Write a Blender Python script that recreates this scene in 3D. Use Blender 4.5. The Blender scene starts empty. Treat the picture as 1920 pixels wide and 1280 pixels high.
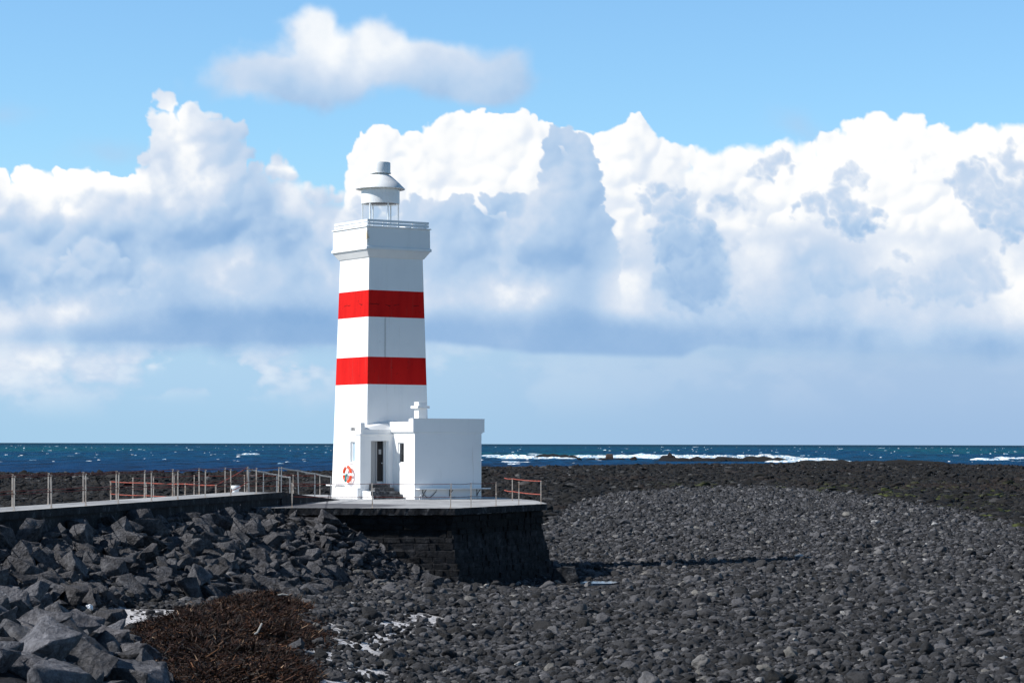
import bpy, bmesh, math, random
import numpy as np
from mathutils import Vector, Matrix, noise as mnoise, Euler

random.seed(7)
rng = np.random.default_rng(11)
sc = bpy.context.scene
COL = sc.collection
R = math.radians

# ------------------------------------------------------------------ camera
F = 4533.0            # focal length in photo pixels (85 mm on a 36 mm, 1920 px wide frame)
EYE = 4.9             # camera height above the beach
HY = 832.0            # horizon row on the picture's centre line
ROLL = 0.0026
cam_d = bpy.data.cameras.new('camera'); cam = bpy.data.objects.new('camera', cam_d); COL.objects.link(cam)
cam_d.lens = 85.0; cam_d.sensor_width = 36.0; cam_d.shift_y = (HY - 640) / 1920
cam_d.clip_start = 0.5; cam_d.clip_end = 200000
cam.location = (0, 0, EYE)
cam.rotation_euler = (Matrix.Rotation(R(90), 3, 'X') @ Matrix.Rotation(ROLL, 3, 'Z')).to_euler()
sc.camera = cam

def unpx(px, py):
    dx, dy = px - 960, py - HY
    return dx + ROLL * dy, dy - ROLL * dx
def at(px, py, d):                      # world point seen at a pixel, d metres away
    dx, dy = unpx(px, py)
    return Vector((dx * d / F, d, EYE - dy * d / F))
def ground_at(px, py, z=0.0):
    dx, dy = unpx(px, py)
    d = (EYE - z) * F / dy
    return Vector((dx * d / F, d, z))
def proj(X, Y, Z):
    dx = X * F / Y; dy = (EYE - Z) * F / Y
    return 960 + dx - ROLL * dy, HY + dy + ROLL * dx

# ------------------------------------------------------------------ node helpers
class NT:
    def __init__(s, nt): s.nt = nt
    def new(s, t, **k):
        n = s.nt.nodes.new(t)
        for a, b in k.items(): setattr(n, a, b)
        return n
    def put(s, sock, v):
        if isinstance(v, bpy.types.NodeSocket): s.nt.links.new(v, sock)
        else: sock.default_value = v
    def m(s, op, a, b=0.0, c=0.0, clamp=False):
        n = s.new('ShaderNodeMath', operation=op, use_clamp=clamp)
        s.put(n.inputs[0], a); s.put(n.inputs[1], b); s.put(n.inputs[2], c)
        return n.outputs[0]
    def vm(s, op, a, b=(0, 0, 0), scale=None):
        n = s.new('ShaderNodeVectorMath', operation=op)
        s.put(n.inputs[0], a); s.put(n.inputs[1], b)
        if scale is not None: s.put(n.inputs[3], scale)
        return n.outputs['Value'] if op in ('LENGTH', 'DOT_PRODUCT', 'DISTANCE') else n.outputs[0]
    def noise(s, v, scale, detail=4, rough=.5, dist=0.0, out='Fac', dim='3D', typ='FBM', lac=2.0):
        n = s.new('ShaderNodeTexNoise', noise_dimensions=dim, noise_type=typ)
        if v is not None: s.put(n.inputs['Vector'], v)
        n.inputs['Scale'].default_value = scale; n.inputs['Detail'].default_value = detail
        n.inputs['Roughness'].default_value = rough; n.inputs['Distortion'].default_value = dist
        n.inputs['Lacunarity'].default_value = lac
        return n.outputs[out]
    def voro(s, v, scale, feature='F1', out='Distance', detail=0, rand=1.0, smooth=None):
        n = s.new('ShaderNodeTexVoronoi', feature=feature)
        s.put(n.inputs['Vector'], v); n.inputs['Scale'].default_value = scale
        n.inputs['Randomness'].default_value = rand
        if 'Detail' in n.inputs: n.inputs['Detail'].default_value = detail
        if smooth is not None: n.inputs['Smoothness'].default_value = smooth
        return n.outputs[out]
    def ss(s, v, a, b, x=0.0, y=1.0, typ='SMOOTHSTEP'):
        n = s.new('ShaderNodeMapRange', interpolation_type=typ)
        s.put(n.inputs[0], v); n.inputs[1].default_value = a; n.inputs[2].default_value = b
        n.inputs[3].default_value = x; n.inputs[4].default_value = y
        return n.outputs[0]
    def mix(s, f, a, b, blend='MIX'):
        n = s.new('ShaderNodeMix', data_type='RGBA', blend_type=blend)
        s.put(n.inputs[0], f); s.put(n.inputs[6], a if not isinstance(a, tuple) else (*a, 1)[:4]); s.put(n.inputs[7], b if not isinstance(b, tuple) else (*b, 1)[:4])
        return n.outputs[2]
    def mixf(s, f, a, b):
        n = s.new('ShaderNodeMix', data_type='FLOAT')
        s.put(n.inputs[0], f); s.put(n.inputs[2], a); s.put(n.inputs[3], b)
        return n.outputs[0]
    def ramp(s, v, pts, interp='LINEAR'):
        n = s.new('ShaderNodeValToRGB'); cr = n.color_ramp; cr.interpolation = interp
        s.put(n.inputs[0], v)
        while len(cr.elements) < len(pts): cr.elements.new(.5)
        for e, (p, c) in zip(cr.elements, pts): e.position = p; e.color = (*c, 1)
        return n.outputs[0]
    def bump(s, h, strength, dist):
        n = s.new('ShaderNodeBump'); s.put(n.inputs['Height'], h)
        n.inputs['Strength'].default_value = strength; n.inputs['Distance'].default_value = dist
        return n.outputs[0]
    def coord(s, k='Object'): return s.new('ShaderNodeTexCoord').outputs[k]
    def pos(s): return s.new('ShaderNodeNewGeometry').outputs['Position']
    def xyz(s, v):
        n = s.new('ShaderNodeSeparateXYZ'); s.put(n.inputs[0], v); return n.outputs
    def comb(s, x, y, z=0.0):
        n = s.new('ShaderNodeCombineXYZ'); s.put(n.inputs[0], x); s.put(n.inputs[1], y); s.put(n.inputs[2], z); return n.outputs[0]

def mat(name, fn=None, base=(.5, .5, .5), rough=.8, metal=0.0, spec=.3):
    m = bpy.data.materials.new(name); m.use_nodes = True
    nt = m.node_tree; b = nt.nodes['Principled BSDF']; t = NT(nt)
    b.inputs['Base Color'].default_value = (*base, 1); b.inputs['Roughness'].default_value = rough
    b.inputs['Metallic'].default_value = metal; b.inputs['Specular IOR Level'].default_value = spec
    if fn: fn(t, b)
    return m

# ------------------------------------------------------------------ materials
def f_white(t, b):
    p = t.pos()
    sx = t.xyz(p)
    streak = t.noise(t.vm('MULTIPLY', p, (3.0, 3.0, .25)), 1.0, 5, .6)
    blot = t.noise(p, .9, 4, .55)
    c = t.mix(t.ss(streak, .5, .8, 0, .30), (.86, .86, .85), (.72, .72, .71))
    c = t.mix(t.ss(blot, .5, .75, 0, .22), c, (.70, .71, .72))
    spots = t.noise(t.vm('MULTIPLY', p, (1, 1, .6)), 7, 3, .5)
    c = t.mix(t.ss(spots, .72, .8, 0, .35), c, (.45, .45, .43))
    wob = t.m('MULTIPLY', t.m('SUBTRACT', t.noise(p, 3, 3, .6), .5), .05)
    seam = t.m('MULTIPLY', t.ss(t.m('ABSOLUTE', t.m('ADD', t.m('ADD', sx[0], 5.33), wob)), .012, .05, .55, 0), t.m('MULTIPLY', t.ss(sx[2], 8.3, 8.5), t.ss(sx[2], 10.3, 10.1)))
    c = t.mix(seam, c, (.33, .32, .31))
    rust = t.m('MULTIPLY', t.ss(t.vm('LENGTH', t.vm('MULTIPLY', t.vm('SUBTRACT', p, (-6.07, 100.7, 13.55)), (5, 5, 2.6))), .3, 1.0, .8, 0), t.ss(t.noise(p, 9, 4, .6), .42, .55))
    c = t.mix(rust, c, (.50, .33, .12))
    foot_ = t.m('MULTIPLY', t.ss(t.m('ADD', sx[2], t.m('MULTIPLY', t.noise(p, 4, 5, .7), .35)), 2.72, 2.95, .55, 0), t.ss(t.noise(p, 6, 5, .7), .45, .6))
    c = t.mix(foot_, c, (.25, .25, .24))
    run = t.m('MULTIPLY', t.ss(t.noise(t.vm('MULTIPLY', p, (7, 7, .30)), 1.0, 4, .6), .62, .74, 0, .35), t.ss(t.noise(p, .8, 3, .5), .45, .6))
    c = t.mix(run, c, (.52, .47, .40))
    t.put(b.inputs['Base Color'], c)
    h = t.noise(p, 14, 5, .6); h2 = t.noise(p, 1.3, 3, .5)
    course = t.m('PINGPONG', sx[2], .38)
    line = t.ss(course, 0.0, .012, -.5, 0)
    t.put(b.inputs['Normal'], t.bump(t.m('ADD', t.m('ADD', t.m('MULTIPLY', h, .35), h2), t.m('MULTIPLY', line, .25)), .35, .03))
M_white = mat('white_wall_paint', f_white, rough=.75, spec=.25)
def f_red(t, b):
    p = t.pos()
    n = t.noise(t.vm('MULTIPLY', p, (2, 2, .3)), 1.2, 5, .6)
    c = t.mix(t.ss(n, .35, .75), (.64, .014, .012), (.52, .010, .010))
    pits = t.noise(p, 9, 4, .6)
    c = t.mix(t.ss(pits, .64, .70, 0, .7), c, (.22, .01, .01))
    c = t.mix(t.ss(t.noise(t.vm('MULTIPLY', p, (5, 5, .35)), 1.0, 5, .6), .58, .74, 0, .45), c, (.42, .06, .05))
    x = t.xyz(p)
    crk = t.m('ABSOLUTE', t.m('ADD', t.m('SUBTRACT', x[2], 10.72), t.m('MULTIPLY', t.m('SUBTRACT', t.noise(p, 2.2, 4, .6), .5), .4)))
    gate = t.ss(t.noise(p, 1.7, 2, .5), .48, .55)
    c = t.mix(t.m('MULTIPLY', t.ss(crk, .0, .025, 1, 0), gate), c, (.10, .008, .008))
    t.put(b.inputs['Base Color'], c)
    t.put(b.inputs['Normal'], t.bump(t.m('SUBTRACT', t.noise(p, 10, 5, .6), pits), .3, .02))
M_red = mat('red_band_paint', f_red, rough=.8, spec=.06)
M_metalw = mat('white_metal_paint', lambda t, b: t.put(b.inputs['Base Color'], t.mix(t.ss(t.noise(t.pos(), 3, 4, .6), .5, .8, 0, .5), (.80, .81, .81), (.60, .60, .59))), rough=.4, spec=.4)
def f_conc(t, b):
    p = t.pos()
    n1 = t.noise(p, .5, 6, .6); n2 = t.noise(t.vm('MULTIPLY', p, (1, .6, 1)), 3, 6, .65); n3 = t.noise(p, 30, 3, .6)
    c = t.ramp(t.m('ADD', t.m('MULTIPLY', n1, .6), t.m('MULTIPLY', n2, .4)), [(.3, (.16, .16, .17)), (.5, (.34, .345, .35)), (.7, (.50, .51, .51))])
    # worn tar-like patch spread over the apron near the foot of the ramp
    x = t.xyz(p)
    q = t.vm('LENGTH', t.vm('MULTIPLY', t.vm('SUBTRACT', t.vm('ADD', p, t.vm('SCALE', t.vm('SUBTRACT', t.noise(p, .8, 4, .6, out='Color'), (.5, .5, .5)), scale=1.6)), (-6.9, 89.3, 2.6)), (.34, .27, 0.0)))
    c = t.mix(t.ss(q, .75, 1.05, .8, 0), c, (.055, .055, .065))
    joint = t.m('ABSOLUTE', t.m('SUBTRACT', t.m('ADD', x[0], t.m('MULTIPLY', x[1], .07)), -.6))
    joint2 = t.m('ABSOLUTE', t.m('SUBTRACT', t.m('SUBTRACT', x[1], t.m('MULTIPLY', x[0], 1.9)), 101.6))
    c = t.mix(t.ss(t.m('MINIMUM', joint, joint2), .02, .06, .7, 0), c, (.04, .04, .05))
    t.put(b.inputs['Base Color'], c)
    t.put(b.inputs['Normal'], t.bump(t.m('ADD', n2, t.m('MULTIPLY', n3, .4)), .4, .03))
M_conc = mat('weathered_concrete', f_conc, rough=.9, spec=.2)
def f_concd(t, b):
    p = t.pos()
    n2 = t.noise(t.vm('MULTIPLY', p, (1, 1, .5)), 2.5, 6, .7); n3 = t.noise(p, 12, 5, .7)
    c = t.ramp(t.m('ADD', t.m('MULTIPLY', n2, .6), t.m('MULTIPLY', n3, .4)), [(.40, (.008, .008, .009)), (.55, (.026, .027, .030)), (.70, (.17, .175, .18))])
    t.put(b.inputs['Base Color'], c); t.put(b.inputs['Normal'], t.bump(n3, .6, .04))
M_concd = mat('shaded_stained_concrete', f_concd, rough=.9, spec=.2)  # stain mottling, with the shade of the side faces painted in as near-black
def f_mason(t, b):
    p = t.pos()
    n = t.noise(p, 3, 6, .7); n2 = t.noise(p, 15, 4, .7)
    c = t.ramp(n, [(.35, (.008, .008, .009)), (.55, (.026, .026, .028)), (.72, (.065, .065, .07))])
    c = t.mix(t.ss(n2, .68, .76, 0, .7), c, (.16, .16, .17))
    x = t.xyz(p)
    lip_shadow = t.ss(t.m('ADD', x[2], t.m('MULTIPLY', t.noise(p, 1.5, 3, .5), .5)), 1.75, 2.0, 0, .75)  # shadow under the slab lip painted into the upper wall
    c = t.mix(lip_shadow, c, (.006, .006, .006))
    t.put(b.inputs['Base Color'], c); t.put(b.inputs['Normal'], t.bump(t.m('ADD', n, n2), .8, .05))
M_mason = mat('basalt_masonry', f_mason, rough=.9, spec=.15)
def rockfn(lo, mid, hi, speck=0.0, warm=0.0):
    def f(t, b):
        p = t.coord('Object'); oi = t.new('ShaderNodeObjectInfo').outputs['Random']
        p = t.vm('ADD', p, t.comb(t.m('MULTIPLY', oi, 37.0), t.m('MULTIPLY', oi, 91.0), 0.0))
        n = t.noise(p, 2.2, 8, .7); n2 = t.noise(p, 12, 6, .75)
        v = t.voro(p, 16, 'SMOOTH_F1', smooth=.6)
        c = t.ramp(t.m('ADD', t.m('MULTIPLY', n, .5), t.m('MULTIPLY', n2, .5)), [(.36, lo), (.5, mid), (.64, hi)])
        c = t.mix(t.ss(t.m('FRACT', t.m('MULTIPLY', oi, 17.3)), 0, 1, 0, .55), c, t.mix(1.0, c, (.55, .50, .48), 'MULTIPLY'))
        t.put(b.inputs['Base Color'], c)
        h = t.m('ADD', t.m('ADD', n, t.m('MULTIPLY', n2, .45)), t.m('MULTIPLY', v, .25))
        t.put(b.inputs['Normal'], t.bump(t.m('ADD', h, t.m('MULTIPLY', t.noise(p, 34, 3, .7), .22)), 1.0, .16))
    return f
M_rock = mat('grey_basalt', rockfn((.018, .0185, .021), (.082, .083, .091), (.20, .203, .218)), rough=.85, spec=.25)
M_rock2 = mat('pale_porous_basalt', rockfn((.034, .035, .040), (.15, .153, .170), (.30, .305, .33)), rough=.9, spec=.2)
def f_peb(t, b):
    oi = t.new('ShaderNodeObjectInfo').outputs['Random']
    p = t.coord('Object')
    n = t.noise(t.vm('ADD', p, t.comb(t.m('MULTIPLY', oi, 50.0), 0.0, 0.0)), 2.5, 5, .65)
    c = t.ramp(oi, [(0, (.008, .008, .008)), (.3, (.026, .026, .028)), (.65, (.056, .056, .060)), (.90, (.125, .124, .133)), (.975, (.18, .175, .175)), (.9955, (.20, .19, .17)), (.997, (.34, .33, .32)), (1, (.50, .50, .50))])
    c = t.mix(t.ss(n, .35, .7, .35, 0), c, (.014, .014, .016))
    t.put(b.inputs['Base Color'], c); t.put(b.inputs['Normal'], t.bump(t.noise(p, 6, 5, .7), .8, .09))
M_peb = mat('cobble_grey', f_peb, rough=.7, spec=.3)
def f_peb_pale(t, b):
    p = t.coord('Object')
    t.put(b.inputs['Base Color'], t.mix(t.ss(t.noise(p, 3, 5, .7), .4, .7), (.34, .33, .31), (.13, .125, .12))); t.put(b.inputs['Normal'], t.bump(t.noise(p, 6, 4, .6), .4, .05))
M_pale = mat('pale_stone', f_peb_pale, rough=.8)
def f_reef(t, b):
    oi = t.new('ShaderNodeObjectInfo').outputs['Random']
    p = t.coord('Object'); w = t.pos()
    x = t.xyz(w)
    patch = t.noise(t.vm('MULTIPLY', w, (.06, .016, 0)), 1.0, 3, .5)
    c = t.ramp(oi, [(0, (.0025, .0025, .0025)), (.5, (.006, .0055, .005)), (.85, (.012, .0105, .009)), (.975, (.022, .021, .021)), (1, (.12, .12, .12))])
    c = t.mix(t.ss(patch, .52, .64, 0, .5), c, (.020, .011, .007))
    gn = t.noise(t.vm('MULTIPLY', w, (.25, .05, 0)), 1.0, 4, .6)
    gate = t.m('MULTIPLY', t.ss(x[0], 11, 22), t.ss(x[1], 360, 180))
    gr = t.m('MULTIPLY', t.m('MULTIPLY', gate, t.ss(gn, .5, .62)), t.ss(t.m('FRACT', t.m('MULTIPLY', oi, 7.7)), .45, .75))
    c = t.mix(gr, c, (.07, .085, .016))
    t.put(b.inputs['Base Color'], c); t.put(b.inputs['Normal'], t.bump(t.noise(p, 5, 5, .7), .8, .15))
M_reef = mat('seaweed_covered_rock', f_reef, rough=.75, spec=.3)
def f_ground(t, b):
    a = t.new('ShaderNodeAttribute', attribute_name='zone').outputs['Color']
    z = t.xyz(a)
    p = t.pos()
    n = t.noise(p, 9, 6, .7); nb = t.noise(t.vm('MULTIPLY', p, (1, .5, 1)), 1.5, 6, .75)
    dark = t.ramp(n, [(.35, (.006, .006, .007)), (.6, (.030, .030, .034)), (.8, (.08, .08, .09))])
    reef = t.ramp(t.noise(t.vm('MULTIPLY', p, (1, .35, 1)), .8, 8, .75), [(.35, (.003, .003, .003)), (.55, (.008, .007, .006)), (.75, (.02, .016, .012))])
    c = t.mix(z[0], dark, reef)
    sand = t.ramp(n, [(.3, (.30, .29, .29)), (.5, (.62, .61, .62)), (.7, (.80, .79, .80))])
    frag = t.ss(nb, .42, .5)
    sand = t.mix(t.ss(t.noise(p, 22, 4, .7), .56, .64), sand, (.03, .03, .032))
    c = t.mix(t.m('MULTIPLY', z[1], frag), c, sand)
    t.put(b.inputs['Base Color'], c)
    t.put(b.inputs['Normal'], t.bump(n, .8, .08))
M_ground = mat('beach_ground', f_ground, rough=.95, spec=.15)
def f_sea(t, b):
    p = t.pos(); x = t.xyz(p)
    big = t.noise(t.vm('MULTIPLY', p, (.0028, .0012, 0)), 1.0, 4, .6)
    teal = t.m('MULTIPLY', t.ss(big, .42, .60), t.ss(x[1], 700, 1500, 0, 1))
    c = t.mix(teal, (.001, .054, .140), (.0014, .088, .128))
    c = t.mix(t.ss(x[1], 2500, 9000, 0, .9), c, (.0012, .034, .068))
    c = t.mix(t.ss(x[1], 520, 1000, .7, 0), c, (.004, .030, .10))
    # wave shading painted as colour streaks: troughs and backs darker and bluer than crests
    r1 = t.noise(t.vm('MULTIPLY', p, (.08, .012, 0)), 1.0, 6, .72)
    r2 = t.noise(t.vm('MULTIPLY', p, (.30, .030, 0)), 1.0, 4, .7)
    c = t.mix(t.ss(t.m('ADD', t.m('MULTIPLY', r1, .5), t.m('MULTIPLY', r2, .5)), .42, .54, .85, 0), c, (.0003, .006, .020))
    c = t.mix(t.ss(r2, .56, .70, 0, .22), c, (.03, .10, .20))
    t.put(b.inputs['Base Color'], c)
    t.put(b.inputs['Normal'], t.bump(t.noise(t.vm('MULTIPLY', p, (.5, .35, 0)), 1.0, 5, .65), 1.0, .8))
M_sea = mat('sea_water', f_sea, rough=.6, spec=.05)
def f_foam(t, b):
    p = t.pos()
    n = t.noise(t.vm('MULTIPLY', p, (.6, .2, 1.5)), 1.0, 6, .7)
    t.put(b.inputs['Base Color'], t.mix(t.ss(n, .42, .56), (.22, .40, .55), (.90, .92, .93)))
    t.put(b.inputs['Normal'], t.bump(n, .6, .5))
M_foam = mat('surf_foam', f_foam, rough=.9)
def f_kelp(t, b):
    a = t.new('ShaderNodeAttribute', attribute_name='tone').outputs['Fac']
    n = t.noise(t.pos(), 1.1, 4, .6)
    c = t.ramp(a, [(0, (.005, .003, .002)), (.35, (.014, .007, .004)), (.65, (.028, .012, .007)), (.9, (.065, .026, .013)), (.975, (.16, .075, .035)), (1, (.42, .30, .20))])
    c = t.mix(t.ss(n, .42, .60, 0, .8), c, t.mix(1.0, c, (.35, .36, .42), 'MULTIPLY'))
    t.put(b.inputs['Base Color'], c)
M_kelp = mat('dry_kelp', f_kelp, rough=.6, spec=.18)
M_kelpbase = mat('kelp_bed', lambda t, b: t.put(b.inputs['Base Color'], t.ramp(t.noise(t.pos(), 12, 5, .7), [(.35, (.006, .004, .003)), (.6, (.028, .015, .009)), (.8, (.06, .03, .018))])), rough=.8)
def f_post(t, b):
    p = t.pos(); oi = t.new('ShaderNodeObjectInfo').outputs['Random']
    n = t.noise(t.vm('MULTIPLY', p, (1, 1, .6)), 7, 5, .7)
    c = t.mix(t.ss(n, .42, .68), (.62, .53, .44), (.30, .18, .11))
    t.put(b.inputs['Base Color'], t.mix(t.m('MULTIPLY', oi, .35), c, (.42, .40, .38)))
M_post = mat('weathered_galvanised_steel', f_post, rough=.6, metal=0, spec=.4)
M_rust = mat('rust_red_rod', lambda t, b: t.put(b.inputs['Base Color'], t.mix(t.noise(t.pos(), 3, 4, .7), (.20, .025, .015), (.07, .018, .012))), rough=.7)
M_orange = mat('orange_painted_rail', lambda t, b: t.put(b.inputs['Base Color'], t.mix(t.ss(t.noise(t.pos(), 4, 4, .7), .4, .7), (.40, .085, .05), (.20, .05, .035))), rough=.55)
M_galv = mat('galvanised_handrail', lambda t, b: t.put(b.inputs['Base Color'], t.mix(t.noise(t.pos(), 5, 4, .6), (.48, .48, .48), (.30, .29, .27))), rough=.5, metal=.2, spec=.4)
M_black = mat('black_cable_rubber', base=(.015, .015, .017), rough=.6)
M_dark = mat('unlit_doorway_dark', base=(.012, .012, .014), rough=.6)  # near-black tone painted for the unlit inner doorway
M_doorleaf = mat('grey_door_paint', lambda t, b: t.put(b.inputs['Base Color'], t.mix(t.noise(t.vm('MULTIPLY', t.pos(), (8, 8, .5)), 1, 4, .6), (.42, .43, .44), (.30, .31, .32))), rough=.6)
M_interior = mat('dark_interior', base=(.03, .03, .03), rough=.9)
M_glassblue = mat('window_glass', base=(.35, .45, .52), rough=.05, spec=.8)
M_glassdark = mat('dark_window_glass', base=(.02, .022, .025), rough=.08, spec=.6)
def f_step(t, b):
    p = t.pos(); n = t.noise(p, 5, 6, .7)
    t.put(b.inputs['Base Color'], t.ramp(n, [(.35, (.015, .015, .016)), (.5, (.07, .07, .075)), (.68, (.25, .25, .25))])); t.put(b.inputs['Normal'], t.bump(n, .4, .02))
M_step = mat('worn_step_concrete', f_step, rough=.85)
M_buoy = mat('buoy_orange', base=(.70, .07, .02), rough=.5)
M_buoyw = mat('buoy_white', base=(.8, .8, .8), rough=.5)
M_teal = mat('teal_rope', base=(.01, .22, .20), rough=.7)
M_text = mat('weathered_dark_paint', base=(.20, .20, .21), rough=.8)
M_lens = mat('drum_underside', base=(.10, .10, .11), rough=.7)
mg = bpy.data.materials.new('lantern_glass'); mg.use_nodes = True
t = NT(mg.node_tree); mg.node_tree.nodes.clear()
tr = t.new('ShaderNodeBsdfTransparent'); tr.inputs[0].default_value = (.93, .96, .98, 1); gl = t.new('ShaderNodeBsdfGlossy'); gl.inputs['Roughness'].default_value = .03
mx = t.new('ShaderNodeMixShader'); lw = t.new('ShaderNodeLayerWeight'); lw.inputs[0].default_value = .12
mg.node_tree.links.new(t.ss(lw.outputs['Facing'], 0, 1, .02, .5, typ='LINEAR'), mx.inputs[0]); mg.node_tree.links.new(tr.outputs[0], mx.inputs[1]); mg.node_tree.links.new(gl.outputs[0], mx.inputs[2])
mg.node_tree.links.new(mx.outputs[0], t.new('ShaderNodeOutputMaterial').inputs[0])
def f_pool(t, b):
    t.put(b.inputs['Normal'], t.bump(t.noise(t.pos(), 12, 3, .5), .2, .02))
M_pool = mat('tide_pool_water', f_pool, base=(.02, .04, .07), rough=.08, spec=1.0)
M_pool.node_tree.nodes['Principled BSDF'].inputs['Specular IOR Level'].default_value = .8

# ------------------------------------------------------------------ object helpers
def tag(o, label=None, cat=None, group=None, kind=None):
    if label: o['label'] = label
    if cat: o['category'] = cat
    if group: o['group'] = group
    if kind: o['kind'] = kind
    return o
def empty(name, loc, rz=0.0):
    o = bpy.data.objects.new(name, None); COL.objects.link(o); o.location = loc; o.rotation_euler = (0, 0, rz)
    o.empty_display_size = .2
    return o
def mesh_obj(name, me, m, parent=None):
    o = bpy.data.objects.new(name, me); COL.objects.link(o)
    if m: me.materials.append(m)
    if parent: o.parent = parent
    return o
def np_mesh(name, v, f, smooth=False):
    """v (n,3), f (m,k) numpy arrays"""
    me = bpy.data.meshes.new(name)
    v = np.asarray(v, np.float32); f = np.asarray(f, np.int32)
    me.vertices.add(len(v)); me.vertices.foreach_set('co', v.ravel())
    if len(f):
        k = f.shape[1]
        me.loops.add(f.size); me.loops.foreach_set('vertex_index', f.ravel())
        me.polygons.add(len(f)); me.polygons.foreach_set('loop_start', np.arange(0, f.size, k, dtype=np.int32))
        me.polygons.foreach_set('use_smooth', np.full(len(f), smooth))
    me.update(calc_edges=True)
    return me
class MB:
    """collects simple solids, then builds ONE mesh object"""
    def __init__(s): s.bm = bmesh.new()
    def faces(s, pts, fs):
        vs = [s.bm.verts.new(p) for p in pts]
        for f in fs: s.bm.faces.new([vs[i] for i in f])
    def box(s, x0, x1, y0, y1, z0, z1):
        p = [(x, y, z) for z in (z0, z1) for y in (y0, y1) for x in (x0, x1)]
        s.faces(p, [(0, 2, 3, 1), (4, 5, 7, 6), (0, 1, 5, 4), (2, 6, 7, 3), (0, 4, 6, 2), (1, 3, 7, 5)])
    def prism(s, poly, z0, z1):
        n = len(poly)
        zt = z1 if isinstance(z1, (list, tuple)) else [z1] * n
        zb = z0 if isinstance(z0, (list, tuple)) else [z0] * n
        p = [(*poly[i], zb[i]) for i in range(n)] + [(*poly[i], zt[i]) for i in range(n)]
        s.faces(p, [tuple(range(n))[::-1], tuple(range(n, 2 * n))] + [(i, (i + 1) % n, n + (i + 1) % n, n + i) for i in range(n)])
    def frustum(s, rects):
        """rects: list of (x0,x1,y0,y1,z) from the bottom up, closed solid"""
        p = []
        for (x0, x1, y0, y1, z) in rects: p += [(x0, y0, z), (x1, y0, z), (x1, y1, z), (x0, y1, z)]
        fs = [(3, 2, 1, 0)]
        for k in range(len(rects) - 1):
            for i in range(4): fs.append((4 * k + i, 4 * k + (i + 1) % 4, 4 * k + 4 + (i + 1) % 4, 4 * k + 4 + i))
        n = 4 * (len(rects) - 1); fs.append((n, n + 1, n + 2, n + 3)); s.faces(p, fs)
    def lathe(s, prof, c=(0, 0), seg=48, a0=0, cap=True):
        rings = []
        for (r, z) in prof:
            rings.append([s.bm.verts.new((c[0] + r * math.cos(a0 + 2 * math.pi * i / seg), c[1] + r * math.sin(a0 + 2 * math.pi * i / seg), z)) for i in range(seg)])
        for a, b in zip(rings, rings[1:]):
            for i in range(seg): s.bm.faces.new((a[i], a[(i + 1) % seg], b[(i + 1) % seg], b[i]))
        if cap: s.bm.faces.new(rings[0][::-1]); s.bm.faces.new(rings[-1])
    def tube(s, pts, r, seg=8):
        pts = [Vector(p) for p in pts]; rings = []
        for i, p in enumerate(pts):
            d = (pts[min(i + 1, len(pts) - 1)] - pts[max(i - 1, 0)]).normalized()
            up = Vector((0, 0, 1)) if abs(d.z) < .9 else Vector((1, 0, 0))
            a = d.cross(up).normalized(); b = a.cross(d)
            rings.append([s.bm.verts.new(p + (a * math.cos(2 * math.pi * k / seg) + b * math.sin(2 * math.pi * k / seg)) * r) for k in range(seg)])
        for a, b in zip(rings, rings[1:]):
            for i in range(seg): s.bm.faces.new((a[i], a[(i + 1) % seg], b[(i + 1) % seg], b[i]))
        s.bm.faces.new(rings[0][::-1]); s.bm.faces.new(rings[-1])
    def build(s, name, m, parent=None, bevel=0.0, smooth=False):
        bm = s.bm
        bmesh.ops.recalc_face_normals(bm, faces=bm.faces)
        me = bpy.data.meshes.new(name); 
        for f in bm.faces: f.smooth = smooth
        bm.to_mesh(me); bm.free()
        o = mesh_obj(name, me, m, parent)
        if bevel:
            md = o.modifiers.new('bevel', 'BEVEL'); md.width = bevel; md.segments = 2; md.limit_method = 'ANGLE'; md.angle_limit = R(35)
        if smooth:
            try:
                me.set_sharp_from_angle(angle=R(35))
            except Exception: pass
        return o

def sstep(a, b, x):
    t = np.clip((np.asarray(x, float) - a) / (b - a), 0, 1); return t * t * (3 - 2 * t)
# tileable-free value noise for numpy
_tab = rng.random((256, 256))
def vnoise(x, y):
    xi = np.floor(x).astype(int); yi = np.floor(y).astype(int); fx = x - xi; fy = y - yi
    fx = fx * fx * (3 - 2 * fx); fy = fy * fy * (3 - 2 * fy)
    g = lambda a, b: _tab[a & 255, b & 255]
    return (g(xi, yi) * (1 - fx) + g(xi + 1, yi) * fx) * (1 - fy) + (g(xi, yi + 1) * (1 - fx) + g(xi + 1, yi + 1) * fx) * fy
def fbm(x, y, o=4):
    s = 0; a = .5
    for k in range(o): s = s + a * vnoise(x * 2 ** k + 17 * k, y * 2 ** k + 31 * k); a *= .5
    return s

# ------------------------------------------------------------------ levels and outlines
PZ = EYE - 2.29       # platform top
WZ = EYE - 1.80       # walkway top
SEA = -1.0
def wx(y): return -13.3 + .182 * (y - 62.8)             # near (seaward-facing-camera) edge of the walkway
WW = 1.73
plat = [(-8.0, 86), (-2.03, 86), (1.37, 93), (.95, 98.5), (-.5, 103.2), (-2.5, 108.7), (-9.7, 108), (-14, 105.5), (-16, 98), (-16.3, 94.2), (-11.1, 86.6), (-9.8, 85.6)]

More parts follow.
